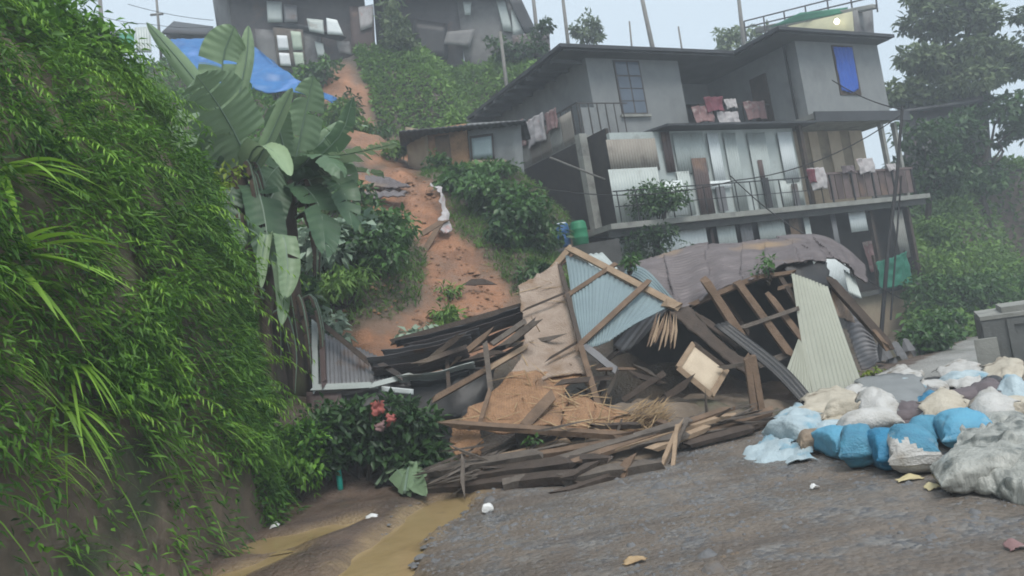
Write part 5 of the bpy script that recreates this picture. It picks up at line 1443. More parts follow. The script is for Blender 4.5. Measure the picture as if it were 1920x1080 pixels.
sack('sandbag', 'whitish sack behind the tan sack', 'sack_pale', 1565, 832, 76, 44, .4, -.1, seed=4)
sack('sandbag', 'small bright blue sack near the left of the front row', 'sack_blue2', 1572, 862, 60, 54, .35, .3, seed=5, end=True)
sack('sandbag', 'bulging bright blue sack in the front row, left of the middle', 'sack_blue', 1617, 880, 64, 74, .5, -.15, seed=6, end=True)
sack('sandbag', 'deep blue sack in the front row beside the half white sack', 'sack_blue3', 1664, 887, 60, 74, .5, .12, seed=7, end=True)
sack('sandbag', 'white sack with blue shoulders in the front row', ('sack_white', 'sack_blue'), 1718, 892, 92, 84, .5, -.05, seed=8, end=True, band=lambda x, z: (z > .80 - .9 * np.abs(x + .05) * (x > -.2)) & (z > .5))
sack('sandbag', 'cream white sack lying on top behind the blue sacks', 'sack_white', 1640, 846, 100, 54, .4, .05, lift=.12, seed=9)
sack('sandbag', 'broad light blue sack behind the grey sheet', 'sack_blue2', 1812, 846, 92, 72, .5, .05, seed=10, end=True)
sack('sandbag', 'greyish pale sack right of the broad blue sack', 'sheet_grey', 1888, 838, 96, 66, .5, 0, seed=11)
sack('sandbag', 'blue sack tucked between white sack and broad blue sack', 'sack_blue', 1742, 838, 60, 50, .4, -.3, seed=12, end=True)
sack('sandbag', 'cream coloured sack in the second row', 'sack_cream', 1790, 796, 86, 46, .45, .1, seed=13)
sack('sandbag', 'cream sack at the right edge of the second row', 'sack_cream', 1910, 790, 60, 46, .45, 0, seed=14)
sack('sandbag', 'pale blue white sack in the back row by the leaning cream panel', 'sack_pale', 1682, 748, 88, 46, .5, .25, seed=15)
sack('sandbag', 'light grey sack in the back row centre', 'sack_white', 1742, 738, 66, 32, .5, -.2, seed=16)
sack('sandbag', 'pale blue patterned sack in the back row', 'sack_pale', 1812, 722, 80, 38, .5, .1, seed=17)
sack('sandbag', 'white sack at the foot of the grey box', 'sack_cream', 1896, 716, 64, 34, .5, 0, seed=18)
sack('bin_bag', 'black bag among the cream sacks', 'bag_black', 1846, 792, 40, 46, .3, 0, seed=19, cat='bag', group='bags among the sacks')
sack('bin_bag', 'bright blue bag among the cream sacks', 'bag_blue', 1877, 786, 40, 38, .3, 0, seed=20, cat='bag', group='bags among the sacks')
sack('bin_bag', 'dark bag in the back row before the grey box', 'bag_black', 1864, 728, 40, 34, .35, 0, seed=21, cat='bag', group='bags among the sacks')
sack('sandbag', 'brownish mauve sack between the rows on the right', 'cloth_mauve', 1830, 760, 130, 34, .5, 0, seed=22)
sack('sandbag', 'mauve grey sack in the right of the back row', 'cloth_mauve', 1905, 748, 60, 40, .5, 0, seed=23)
sack('sandbag', 'small white bag standing before the black bag', 'sack_cream', 1722, 800, 24, 34, .2, .3, seed=24)
sack('sandbag', 'dark brown sack behind the small white bag', 'cloth_mauve', 1700, 806, 80, 36, .4, .1, seed=25)
sack('sandbag', 'peach cream bundle behind the left front sacks', 'sack_cream', 1546, 800, 96, 46, .5, .1, seed=26)
sack('sandbag', 'cream bundle beside the dark board', 'sack_cream', 1596, 800, 80, 56, .5, -.2, seed=27)
sack('sandbag', 'lumpy pale bundle under the leaning panel', 'sack_white', 1556, 778, 70, 40, .5, .2, seed=28)
sack('sandbag', 'dark blue sack peeping between cream bundle and dark board', 'sack_blue', 1612, 824, 50, 34, .35, .2, seed=29)
sack('sandbag', 'grey blue sack behind the white and blue sacks', 'sack_pale', 1765, 812, 70, 40, .4, .1, seed=30)
# crumpled sheets
def crumple_sheet(name, label, mat, pts, hgt, cat='plastic sheet', seed=0, amp=.05, nu=18, nv=12, waves=0):
    rows = []
    for r in pts:
        rr = []
        for (x, y, z) in r:
            p = on_z(x, y, 0); p[2] = gz(p[0], p[1]) + z; rr.append(p)
        rows.append(rr)
    return sheet(name, mat, rows, None, nu=nu, nv=nv, th=.008, crumple=amp, cs=4.5, ridge=True, ragged=.06, seed=seed, label=label, cat=cat, smooth=False, waves=waves, amp=.02)
crumple_sheet('torn_sack', 'torn white plastic sack spread on the road left of the sacks', 'sack_pale', [[(1400, 846, .05), (1440, 832, .08), (1485, 815, .1)], [(1382, 860, .02), (1430, 858, .06), (1490, 845, .08)], [(1392, 868, .01), (1435, 870, .03), (1480, 862, .03)]], .1, seed=3)
crumple_sheet('torn_sack', 'bluish torn sack lying against the tan sack', 'sack_pale', [[(1460, 850, .08), (1490, 842, .1), (1520, 836, .12)], [(1448, 870, .01), (1485, 872, .03), (1525, 866, .05)]], .1, seed=5)
crumple_sheet('grey_plastic_sheet', 'large grey plastic sheet bundled at the right end of the front row', 'sheet_grey', [[(1812, 872, .26), (1860, 862, .32), (1945, 860, .34)], [(1790, 890, .24), (1850, 892, .31), (1950, 900, .33)], [(1782, 908, .12), (1835, 925, .2), (1950, 938, .22)], [(1790, 910, .02), (1850, 938, .03), (1950, 960, .03)]], .3, seed=7, amp=.07, nu=34, nv=20)
sack('sheet_bundle', 'dirty grey bundle filling the grey plastic sheet', 'sheet_grey', 1876, 928, 196, 84, .55, 0, seed=31, cat='bundle', group='bundles')
crumple_sheet('dark_board', 'grey black roofing board lying among the sacks', 'concrete', [[(1610, 742, .30), (1670, 735, .32), (1730, 728, .26)], [(1625, 770, .24), (1690, 772, .24), (1740, 756, .2)], [(1655, 800, .12), (1700, 802, .12), (1745, 780, .1)]], .1, 'board', seed=9, amp=.02)
crumple_sheet('black_strip', 'black rubber strip along the back row of sacks', 'black_sheet', [[(1715, 722, .14), (1760, 716, .16), (1800, 716, .14)], [(1712, 736, .1), (1760, 732, .1), (1805, 730, .1)]], .1, 'strip', seed=11, amp=.03)
crumple_sheet('grey_cloth', 'crumpled teal grey cloth at the foot of the grey sheet', 'sack_pale', [[(1752, 884, .06), (1780, 880, .1)], [(1755, 905, .01), (1790, 915, .02)]], .1, 'cloth', seed=13)
# loose torn sheets draped over and between the sacks
tear = [(1500, 806, 90, 'sack_pale', .22, 'pale blue torn sheet over the left end of the sacks'), (1560, 780, 110, 'sack_cream', .30, 'cream torn sheet spread behind the front sacks'),
        (1610, 762, 70, 'sack_white', .28, 'white torn sheet under the leaning cream panel'), (1655, 812, 80, 'sack_white', .42, 'dirty white cloth on top of the blue sacks'),
        (1700, 790, 70, 'cloth_mauve', .2, 'brown rag between the sack rows'), (1745, 778, 60, 'sack_blue3', .22, 'blue rag between the sack rows'),
        (1775, 800, 90, 'sack_cream', .34, 'cream cloth over the second row of sacks'), (1870, 812, 90, 'sack_white', .36, 'whitish cloth over the second row near the right edge'),
        (1690, 726, 90, 'sack_white', .3, 'white cloth thrown over the back row near the road edge'), (1800, 708, 90, 'sack_white', .3, 'whitish sheet over the back row'),
        (1885, 704, 80, 'sack_cream', .3, 'cream sheet before the grey box'), (1850, 748, 90, 'cloth_mauve', .22, 'dull brown sheet between the back rows'),
        (1735, 752, 80, 'zinc_grey', .16, 'bent grey scrap sheet between the back rows'), (1905, 770, 60, 'sack_pale', .34, 'pale blue rag at the right edge of the sacks')]
for k, (x, y, w, mt, z, lab) in enumerate(tear):
    q = w / 2; hy = w * .2
    crumple_sheet('torn_sheet', lab, mt, [[(x - q, y - hy * .3, z * .75), (x, y - hy, z), (x + q * .9, y - hy * .6, z * .8)], [(x - q * .9, y + hy * .4, z * .8), (x + 4, y, z * 1.05), (x + q, y + hy * .2, z * .85)], [(x - q * .8, y + hy, z * .35), (x, y + hy * 1.4, z * .4), (x + q * .8, y + hy * 1.1, z * .35)]],
                  .1, seed=20 + k, amp=.05, nu=15, nv=13)['group'] = 'torn sheets among the sacks'
def litter(label, mat, x, y, w, h, zt=.02, seed=0):
    p = on_z(x, y, 0); p[2] = gz(p[0], p[1]); k = p[1] / 1500
    a = random.uniform(-.4, .4)
    wx, wy = w * k / 2, max(.02, h * k * 1.1)
    rows = [[p + np.array([-wx, wy, zt]), p + np.array([0, wy * 1.2, zt * 2]), p + np.array([wx, wy, zt])], [p + np.array([-wx, -wy, .008]), p + np.array([0, -wy, zt]), p + np.array([wx, -wy, .012])]]
    return sheet('litter', mat, rows, None, nu=10, nv=8, th=.004, crumple=.012, cs=12, ragged=.015, seed=seed, label=label, cat='litter', group='litter on the road')
sack('litter', 'crumpled white bag alone on the road before the timber heap', 'litter_white', 916, 964, 20, 20, .1, 0, seed=41, cat='litter', group='litter on the road')
litter('white paper scrap in the mud beside the brown puddle', 'litter_white', 697, 975, 24, 8, seed=1)
litter('cream paper strip before the half white sack', 'litter_yellow', 1706, 902, 46, 8, seed=2)
litter('yellowish scrap near the grey plastic sheet', 'litter_yellow', 1750, 918, 26, 9, seed=3)
litter('pale scrap at the left foot of the grey sheet', 'litter_white', 1792, 924, 24, 8, seed=4)
litter('red and white wrapper at the right edge of the road', 'cloth_pink', 1905, 1030, 34, 12, seed=5)
litter('tan scrap near the bottom of the road', 'straw', 1190, 1054, 40, 8, seed=6)
litter('small white scrap on the gravel left of the sacks', 'litter_white', 1528, 918, 14, 6, seed=7)
litter('pair of white scraps beside the bank foot', 'litter_white', 515, 988, 16, 8, seed=8)
# ------------------------------------------------------------------ grey box and wall on the right
g0 = on_z(1856, 700, -.1)
gb = thing('concrete_box', 'grey slab sided box with recessed panel behind the sacks', 'concrete box', g0)
c_, s_ = math.cos(R(-27)), math.sin(R(-27))
def gf(a, b, z): return np.array([g0[0] + a * c_ - b * s_, g0[1] + a * s_ + b * c_, g0[2] + z])
MB().box(0, 2.6, 0, 1.5, -.1, .74, gf).build('body', 'concrete_box', gb)
MB().box(.01, 2.6, -.012, 1.5, .744, .80, gf).build('lid', 'concrete_pale', gb)
for (a0, a1, z0, z1) in ((.02, .12, .02, .72), (.32, .40, .02, .72), (.40, 2.5, .64, .72), (.40, 2.5, .02, .1)):
    MB().box(a0, a1, -.035, -.003, z0, z1, gf).build('rib', 'concrete_box', gb)
MB().box(-.12, .16, -.14, -.05, -.05, .5, gf).build('corner_post', 'concrete_pale', gb)
MB().box(.3, 2.4, .2, 1.2, .803, .88, gf).build('top_slab', 'concrete_pale', gb)

# ------------------------------------------------------------------ dark shrub below the flattened roof
def gshrub(name, label, x, y, Y, w, h, **k):
    p = at(x, y, Y); p[2] = gz(p[0], p[1]) - .03
    return shrub(name, label, p, w, h, **k)
gshrub('shrub', 'large dark leafy shrub below the flattened roof', 690, 930, 9.9, 1.7, .98, mat='l_dark', leaf=(.13, .065), n=3000, clumps=22, tint=.5, d=1.0)
gshrub('shrub', 'dark glossy shrub touching the left end of the timber heap', 790, 900, 9.9, 1.1, .85, mat='l_dark', leaf=(.13, .065), n=1700, clumps=14, tint=.45, d=.8)
gshrub('shrub', 'dark low shrub at the corner of the bank by the turquoise post', 612, 925, 9.8, 1.0, .9, mat='l_dark', leaf=(.11, .055), n=1500, clumps=14, tint=.6, d=.8)
gshrub('shrub', 'green bush at the foot of the bank corner', 560, 930, 9.3, .9, .9, mat='l_bank', leaf=(.10, .045), n=1600, clumps=14, tint=.5, d=.6)
for k, (x, y, lab, mt) in enumerate([(708, 765, 'red cloth caught in the dark shrub', 'cloth_red'), (733, 785, 'small red scrap right of the red cloth', 'cloth_red'), (712, 800, 'pinkish scrap below the red cloth', 'cloth_pink')]):
    p = at(x, y, 9.5); s = .08 if k == 0 else .055
    sheet('cloth_scrap', mt, [[p + np.array([-s, 0, s]), p + np.array([s, .02, s])], [p + np.array([-s * .8, -.03, -s]), p + np.array([s * .9, 0, -s * .8])]], None, nu=10, nv=10, th=.01, crumple=.07, cs=9, ridge=True, ragged=.06, seed=k, label=lab, cat='cloth', group='cloth caught in the shrub')
for x0, y0, x1, y1, lab in ((598, 930, 600, 878, 'turquoise plastic post at the foot of the bank'), (640, 925, 634, 880, 'second turquoise plastic post in the dark shrub')):
    p = on_z(x0, y0 + 4, 0); q = at(x1, y1, p[1]); p[2] = gz(p[0], p[1]) - .05
    MB().tube([p, p + (q - p) * .5, q], [.036, .035, .033], 10).build('plastic_post', 'teal', None, smooth=True, label=lab, cat='post', group='turquoise posts')
p = on_z(546, 945, 0); p[2] = gz(p[0], p[1]) - .05
MB().beam(p, at(545, 862, p[1]), .045, .035, (0, -1, 0), jit=.1, segs=4).build('stake', 'wood_light', None, label='bare wooden stake at the foot of the bank', cat='stake')
fl = on_z(760, 925, 0)
ft = thing('fallen_banana_leaf', 'torn green banana leaves lying on the mud by the timber heap', 'leaf', (fl[0], fl[1], 0))
for a, b, c, w in (((715, 912), (750, 900), (800, 935), .3), ((705, 915), (740, 905), (775, 928), .26), ((760, 930), (775, 905), (800, 915), .22)):
    P3 = [on_z(*q, .03) + np.array([0, 0, z]) for q, z in zip((a, b, c), (.04, .2, .03))]
    banana_leaf('leaf', P3, w, ft, .5, 3, side=(.2, 1, .3), seed=int(a[0]))
# ------------------------------------------------------------------ plants on the slope
slope = [ # px, py, Y, w, h, mat, leaf, n, tint, label
    (610, 462, 14.4, 1.5, 1.1, 'l_pale', (.28, .14), 420, .55, 'pale big leaved plant at the left of the landslide by the banana stems'),
    (665, 445, 14.9, 1.6, 1.0, 'l_pale', (.27, .14), 480, .6, 'pale big leaved plant at the upper left edge of the landslide'),
    (690, 520, 14.7, 1.5, 1.0, 'l_broad', (.2, .11), 800, .35, 'dark broad leaved plant in the middle of the left slope'),
    (732, 512, 15.4, 1.3, 1.2, 'l_broad', (.18, .1), 800, .6, 'broad leaved bush at the right edge of the left slope'),
    (715, 575, 14.5, 1.4, .9, 'l_broad', (.16, .09), 900, .6, 'green bush low on the left slope beside the slide'),
    (650, 575, 13.8, 1.5, .8, 'l_grass', (.16, .05), 900, .7, 'bright grassy tuft on the left slope'),
    (610, 620, 12.9, .9, .6, 'l_pale', (.2, .12), 220, .6, 'pale leaved plant above the white roof edge'),
    (780, 640, 13.3, .7, .35, 'l_pale', (.16, .1), 160, .7, 'small pale plant at the foot of the slide'),
    (838, 612, 14.1, .6, .4, 'l_grass', (.14, .05), 500, .7, 'grassy clump on the lower landslide'),
    (735, 455, 16.4, .9, .9, 'l_broad', (.16, .09), 420, .75, 'yellow green bush at the right top of the left slope'),
    (868, 352, 19.6, 1.3, .75, 'l_broad', (.22, .12), 800, .75, 'bright broad leaved bush below the small hut'),
    (922, 402, 18.8, 1.6, 1.1, 'l_broad', (.22, .12), 900, .8, 'bright broad leaved bush right of the landslide'),
    (985, 425, 18.4, 1.6, 1.4, 'l_broad', (.2, .11), 900, .65, 'green bush between landslide and house'),
    (985, 495, 17.2, 1.4, 1.1, 'l_broad', (.18, .1), 1000, .3, 'dark green bush hanging over the lower slide edge'),
    (1022, 472, 17.5, 1.2, 1.1, 'l_broad', (.16, .09), 800, .35, 'dark green bush near the blue drum'),
    (1020, 540, 15.8, 1.0, .7, 'l_dark', (.15, .08), 600, .6, 'dark low bush behind the mat wall'),
    (935, 352, 20.4, 1.1, .5, 'l_broad', (.16, .09), 420, .7, 'small bush at the corner of the small hut'),
    (820, 300, 21.0, .7, .6, 'l_broad', (.16, .09), 200, .6, 'little plant at the top right of the landslide'),
    (590, 385, 17.5, 1.3, 1.2, 'l_dark', (.2, .1), 600, .6, 'shaded bush behind the banana leaves'),
    (505, 560, 12.6, 1.6, 2.2, 'l_dark', (.24, .1), 900, .4, 'dark tangled bush behind the banana stems'), (440, 470, 12.2, 1.4, 2.0, 'l_dark', (.22, .1), 900, .35, 'dark bush between bank and banana stems'),
    (660, 250, 24.5, 1.6, 1.0, 'l_grass', (.22, .1), 500, .5, 'bush on the left edge of the upper slide'), (735, 275, 23.0, 1.2, .7, 'l_grass', (.2, .09), 320, .7, 'grassy bush just left of the small hut'),
    (640, 195, 27, 1.6, 1.2, 'l_dark', (.22, .1), 420, .7, 'dark bush under the ridge house'), (690, 205, 27, 1.4, .9, 'l_broad', (.2, .1), 420, .6, 'bush at the top of the slide'),
    (600, 165, 29, 1.8, 1.2, 'l_dark', (.22, .12), 420, .7, 'shadowy bush right of the blue tarpaulin'), (668, 418, 17.0, 1.1, .8, 'l_broad', (.2, .11), 420, .5, 'broad leaved plant overhanging the slide from the left'),
    (840, 545, 15.2, .6, .35, 'l_grass', (.14, .05), 120, .6, 'small green tuft in the middle of the slide')]
for (x, y, Y, w, h, mt, lf, n_, tn_, lab) in slope:
    p = at(x, y, Y); p[2] = gz(p[0], p[1]) - .05
    shrub('slope_bush', lab, p, w, h, mt, lf, n_, 10, tn_, group='bushes on the slope', droop=.5)
shrub('weed', 'weeds growing on the edge of the bowed roof', at(1440, 522, 11.45), .45, .35, 'l_broad', (.1, .04), 90, 5, .8)
shrub('weed', 'weed tuft by the top of the blue grey roof section', at(1180, 505, 12.4), .5, .25, 'l_broad', (.1, .04), 90, 5, .6)
shrub('weed', 'little green weed in the timber heap', at(998, 840, 8.9), .22, .12, 'l_broad', (.07, .035), 40, 4, .7)
shrub('weed', 'yellow green weed at the foot of the cream panel', on_z(1632, 716, 0), .4, .22, 'l_lime', (.08, .04), 60, 4, .5)
# grass over the slope
def scatter_grass(name, label, polys, n, L, W, mat, tint, Ymin, Ymax, seed, leafy=False):
    r = np.random.default_rng(seed)
    sel = ok & (VV[:, 1] > Ymin) & (VV[:, 1] < Ymax) & (slide < .3)
    m = np.zeros(len(VV), bool)
    for Pp in polys: m |= inpoly(PXX, PYY, np.array(Pp, float))
    ids = np.where(sel & m)[0]
    if not len(ids): return
    # weight by cell size so density is even
    A = np.interp(np.arange(len(VV)) // NU, np.arange(NV), np.gradient(ys)) * np.gradient(xs)[np.arange(len(VV)) % NU]
    pr = A[ids] / A[ids].sum()
    k = r.choice(ids, n, p=pr)
    X = VV[k, 0] + r.uniform(-.5, .5, n) * np.gradient(xs)[k % NU]; Y = VV[k, 1] + r.uniform(-.5, .5, n) * np.gradient(ys)[k // NU]
    Z = height(X, Y)
    P = np.stack([X, Y, Z], 1)
    tn = np.clip(tint + .5 * np.array([fn(a, b, 2, .6) for a, b in zip(X, Y)]) + r.normal(0, .15, n), 0, 1)
    if leafy:
        hh = np.clip(.22 + .6 * np.array([fn(a, b, 9, .9) for a, b in zip(X, Y)]), .05, 1.2)
        P[:, 2] += r.random(n) * hh
        V, F = leafquads(P, rdir(n) + np.array([0, -.4, -.1]), np.array([0, -.3, 1]) + rdir(n) * .5, L * r.uniform(.6, 1.3, n), W * r.uniform(.6, 1.3, n))
        return build(name, mat, V, F, None, tint=np.repeat(tn, 4), kind='stuff', label=label)
    D = rdir(n) * .6 + np.array([0, -.2, .9])
    V, F = blades(P, D, L * r.uniform(.6, 1.4, n), W, r.uniform(.4, .9, n), 3)
    return build(name, mat, V, F, None, tint=np.repeat(tn, 8), kind='stuff', label=label)
UF = [(670, 100), (1080, 70), (1010, 160), (910, 255), (770, 270), (715, 235), (690, 190)]
scatter_grass('hillside_undergrowth', 'bright green undergrowth on the upper hillside', [UF], 26000, .24, .12, 'l_grass', .7, 20, 36, 2, True)
scatter_grass('slope_grass', 'grass on the slope left of the landslide', [[(560, 380), (800, 380), (810, 600), (720, 660), (560, 720)], [(790, 290), (1060, 300), (1080, 540), (960, 560), (870, 480), (800, 380)]], 15000, .28, .03, 'l_grass', .5, 12, 24, 3)
scatter_grass('rear_undergrowth', 'dark undergrowth behind the banana plants', [[(180, 60), (640, 60), (640, 330), (560, 470), (300, 470), (180, 250)]], 12000, .24, .12, 'l_bank', .4, 11, 36, 4, True)
scatter_grass('right_undergrowth', 'green undergrowth on the slope right of the house', [[(1690, 300), (1980, 200), (1980, 620), (1700, 640)]], 42000, .26, .13, 'l_grass', .5, 20, 46, 6, True)
# ------------------------------------------------------------------ far houses on the ridge
def far_house(label, base, parts, name='far_house'):
    t = thing(name, label, 'house', base)
    for nm, mt, pts, th, *kw in parts:
        quad(nm, mt, [at(*q) for q in pts], t, th, **(kw[0] if kw else {}))
    return t
far_house('dark timber house with pale double window at the top left', at(560, 135, 33), [
    ('wall', 'far_wall_grey', [(400, -12, 34.5), (428, -16, 33), (448, 130, 33), (420, 120, 34.5)], .15),
    ('wall', 'far_wall', [(428, -20, 33), (680, -20, 32.4), (700, 140, 32.4), (448, 140, 33)], .15),
    ('side_wall', 'far_wall_grey', [(478, 55, 32.6), (600, 62, 32.4), (612, 136, 32.4), (490, 136, 32.6)], .1),
    ('window', 'wood_grey', [(512, 52, 32.4), (568, 56, 32.3), (574, 126, 32.3), (522, 126, 32.4)], .08),
    ('pane', 'white_paint', [(519, 66, 32.3), (538, 67, 32.28), (542, 94, 32.28), (522, 94, 32.3)], .03),
    ('pane', 'white_paint', [(523, 99, 32.3), (542, 100, 32.28), (546, 124, 32.28), (526, 123, 32.3)], .03),
    ('shutter', 'green_paint', [(545, 58, 32.25), (564, 60, 32.25), (568, 94, 32.25), (550, 94, 32.25)], .03),
    ('shutter', 'green_paint', [(550, 98, 32.25), (568, 99, 32.25), (571, 124, 32.25), (554, 124, 32.25)], .03),
    ('eave', 'roof_dark', [(505, 44, 32.5), (560, 45, 32.3), (650, 70, 32.0), (640, 76, 32.3)], .1),
    ('window', 'zinc_pale', [(500, 2, 32.35), (528, 4, 32.35), (530, 42, 32.3), (502, 42, 32.3)], .05),
    ('wall_sheet', 'zinc_grey', [(532, 8, 32.3), (556, 10, 32.3), (558, 42, 32.2), (534, 42, 32.2)], .05),
    ('wall_sheet', 'zinc_pale', [(575, 35, 31.9), (606, 38, 31.9), (608, 64, 31.8), (580, 58, 31.8)], .05),
    ('wall_sheet', 'zinc_white', [(612, 34, 31.9), (632, 38, 31.9), (644, 66, 31.8), (614, 64, 31.8)], .05),
    ('wall_sheet', 'zinc_pale', [(590, 78, 32.1), (606, 82, 32.1), (610, 108, 32.1), (596, 106, 32.1)], .05),
    ('wall_sheet', 'far_wall_grey', [(630, 76, 32.1), (656, 78, 32.1), (660, 104, 32.1), (636, 100, 32.1)], .05),
    ('wall_sheet', 'zinc_brown', [(655, 12, 32), (700, 12, 32), (704, 100, 32), (660, 100, 32)], .05),
    ('hanging_cloth', 'cloth_white', [(672, 14, 31.9), (700, 8, 31.9), (698, 50, 31.9), (676, 58, 31.9)], .03),
    ('roof', 'roof_dark', [(390, -40, 35), (720, -45, 35), (720, -15, 31.5), (390, -8, 32.2)], .12)])
far_house('grey leaning house with dark sloping roof edge on the ridge', at(880, 115, 34), [
    ('wall', 'far_wall', [(700, -10, 34.5), (860, -12, 34), (872, 145, 34), (712, 150, 34.5)], .15),
    ('wall', 'far_wall_grey', [(855, -15, 33.9), (960, -10, 33.8), (1000, 140, 33.8), (875, 145, 33.9)], .15),
    ('wall_sheet', 'zinc_pale', [(930, 0, 33.6), (946, 0, 33.6), (962, 60, 33.6), (944, 58, 33.6)], .05),
    ('wall_sheet', 'zinc_pale', [(958, 18, 33.5), (966, 24, 33.5), (984, 62, 33.5), (962, 68, 33.5)], .05),
    ('wall_sheet', 'zinc_pale', [(868, 4, 33.6), (884, 4, 33.6), (882, 28, 33.6), (872, 28, 33.6)], .05),
    ('wall_sheet', 'black_sheet', [(770, 35, 33.8), (838, 45, 33.8), (840, 110, 33.7), (790, 110, 33.7)], .05),
    ('barge_board', 'roof_dark', [(948, -10, 33.4), (972, -12, 33.4), (1012, 72, 33.4), (985, 66, 33.4)], .12),
    ('roof', 'roof_dark', [(690, -30, 35.5), (950, -30, 35.5), (955, -8, 33.2), (690, -8, 33.2)], .1),
    ('lean_to', 'far_wall', [(960, 68, 33.2), (1030, 60, 33.2), (1032, 105, 33), (968, 108, 33)], .15),
    ('wall_sheet', 'far_wall_grey', [(838, 60, 33.6), (890, 55, 33.6), (880, 88, 33.5), (832, 82, 33.5)], .05)])
far_house('small dark roofed hut behind the blue tarp', at(350, 100, 34), [
    ('wall', 'far_wall', [(312, 55, 34), (392, 62, 34), (398, 120, 34), (316, 120, 34)], .15),
    ('roof', 'roof_dark', [(326, 42, 36), (400, 52, 36), (402, 66, 33), (304, 62, 33)], .12)], 'far_hut')
far_house('low grey roofed hut at the far left of the ridge', at(200, 100, 33), [
    ('wall', 'far_wall_grey', [(186, 62, 33), (226, 72, 33), (230, 130, 33), (188, 130, 33)], .15),
    ('roof', 'roof_dark', [(184, 40, 34), (196, 44, 34), (236, 74, 32.6), (176, 66, 32.6)], .12)], 'far_hut')
# blue and green tarpaulins
bt = thing('blue_tarpaulin', 'large blue tarpaulin stretched over the slope below the ridge house', 'tarpaulin', at(470, 190, 27))
sheet('tarp', 'tarp_blue', px([[(300, 78, 29), (380, 72, 29.2), (470, 82, 29)], [(345, 120, 28), (440, 120, 28), (540, 140, 27.6)], [(375, 160, 27), (480, 170, 26.8), (600, 182, 26.4)]]), bt, nu=50, nv=36, th=.02, crumple=.16, cs=.9, ragged=.1)
sheet('tarp_fold', 'tarp_blue', px([[(470, 84, 28.8), (478, 90, 28.6)], [(560, 150, 27.2), (566, 160, 27)], [(632, 184, 26.3), (625, 194, 26.2)]]), bt, nu=8, nv=30, th=.02, crumple=.08, cs=1.5)
sheet('green_tarpaulin', 'tarp_green', px([[(222, 62, 31), (252, 62, 31)], [(228, 92, 30.6), (252, 90, 30.6)]]), None, nu=14, nv=12, th=.02, crumple=.1, label='small green tarpaulin at the top left', cat='tarpaulin')
sheet('pale_sheet', 'zinc_pale', px([[(252, 52, 31.6), (282, 50, 31.6)], [(256, 98, 31.2), (284, 98, 31.2)]]), None, nu=8, nv=6, th=.03, waves=6, label='pale metal sheet beside the small green tarpaulin', cat='sheet')
# yellow building with railing and lamp, behind the house
t = thing('yellow_building', 'pale yellow building with roof railing and lit lamp behind the house', 'building', at(1560, 80, 36))
for nm, mt, pts, th in [('wall', 'yellow_wall', [(1470, 52, 38), (1600, 22, 35.5), (1612, 150, 35.5), (1480, 150, 38)], .2), ('side_wall', 'far_wall_grey', [(1600, 20, 35.4), (1632, 14, 36.5), (1640, 150, 36.5), (1612, 150, 35.4)], .2),
                        ('roof_edge', 'concrete_pale', [(1420, 52, 40), (1640, 8, 35), (1642, 16, 35), (1422, 62, 40)], .4)]:
    quad(nm, mt, [at(*q) for q in pts], t, th)
rr_ = [at(1395, 52, 40), at(1640, -6, 35)]
rr2 = [at(1395, 40, 40), at(1640, -22, 35)]
for a in (rr_, rr2): MB().tube(a, .035, 6).build('rail', 'iron', t)
for k in range(7):
    f = k / 6; MB().tube([rr_[0] * (1 - f) + rr_[1] * f - np.array([0, 0, .7]), rr2[0] * (1 - f) + rr2[1] * f], .04, 6).build('rail_post', 'iron', t)
lp = at(1569, 40, 35.6)
MB().tube([lp + np.array([0, 0, -.12]), lp, lp + np.array([0, 0, .12])], [.07, .13, .06], 10).build('lamp', 'lamp', t, smooth=True)
quad('awning', 'tarp_green', [at(1500, 24, 37), at(1590, 14, 36), at(1585, 24, 36), at(1440, 52, 38)], t, .05)
# wooden poles and posts
for k, (x0, y0, x1, y1, Y, r, lab) in enumerate([(1066, 110, 1052, -30, 37, .09, 'leaning grey pole left of the little tree on the skyline'), (1006, 80, 998, -20, 37, .10, 'grey pole beside the barge board on the ridge'), (1232, 120, 1200, -20, 36, .11, 'dark leaning pole above the flat roof'),
                                        (1183, 110, 1180, 40, 38, .05, 'thin stick above the flat roof'), (1280, 110, 1272, 50, 38, .05, 'short stick right of the dark leaning pole'), (1392, 90, 1383, -20, 37, .10, 'straight pole before the yellow building'),
                                        (948, 175, 938, 60, 28, .07, 'bare wooden post in the green hillside undergrowth'), (190, 80, 186, -20, 32, .09, 'thin post at the top left beside the bank'), (296, 70, 292, -20, 34, .06, 'cross armed mast at the top left')]):
    a, b = at(x0, y0, Y), at(x1, y1, Y); a[2] -= 1.2
    m = MB().tube([a, (a + b) / 2, b], [r, r * .95, r * .8], 8)
    if 'cross' in lab: m.tube([at(282, 28, Y), at(306, 26, Y)], .05, 6)
    m.build('pole', 'pole_grey', None, smooth=True, label=lab, cat='pole', group='poles on the skyline')
# slim dark utility pole with wires beside the house
up_ = thing('utility_pole', 'slim dark iron pole standing right of the brown balcony', 'pole', at(1650, 668, 15.2))
MB().tube([at(1648, 680, 15.2), at(1664, 480, 15.5), at(1682, 330, 15.8), at(1692, 200, 16.1)], [.045, .04, .035, .03], 8).build('shaft', 'iron_black', up_)
MB().tube([at(1670, 600, 15.5), at(1690, 330, 16.0)], .018, 6).build('cable', 'iron_black', up_)
def wire(label, pts, sag, r=.012):
    out = []
    for a, b in zip(pts[:-1], pts[1:]):
        a, b = at(*a), at(*b)
        for i in range(10):
            t = i / 10; out.append(a * (1 - t) + b * t - np.array([0, 0, sag * 4 * t * (1 - t)]))
    out.append(at(*pts[-1]))
    MB().tube(out, r, 5).build('wire', 'iron_black', None, label=label, cat='wire', group='overhead wires')
wire('wire crossing the corrugated front from the pole', [(1690, 215, 16), (1380, 338, 16.5), (1000, 350, 17.5)], .25)
wire('wire sagging from pole to the shack roof', [(1692, 205, 16.05), (1560, 150, 17)], .1)
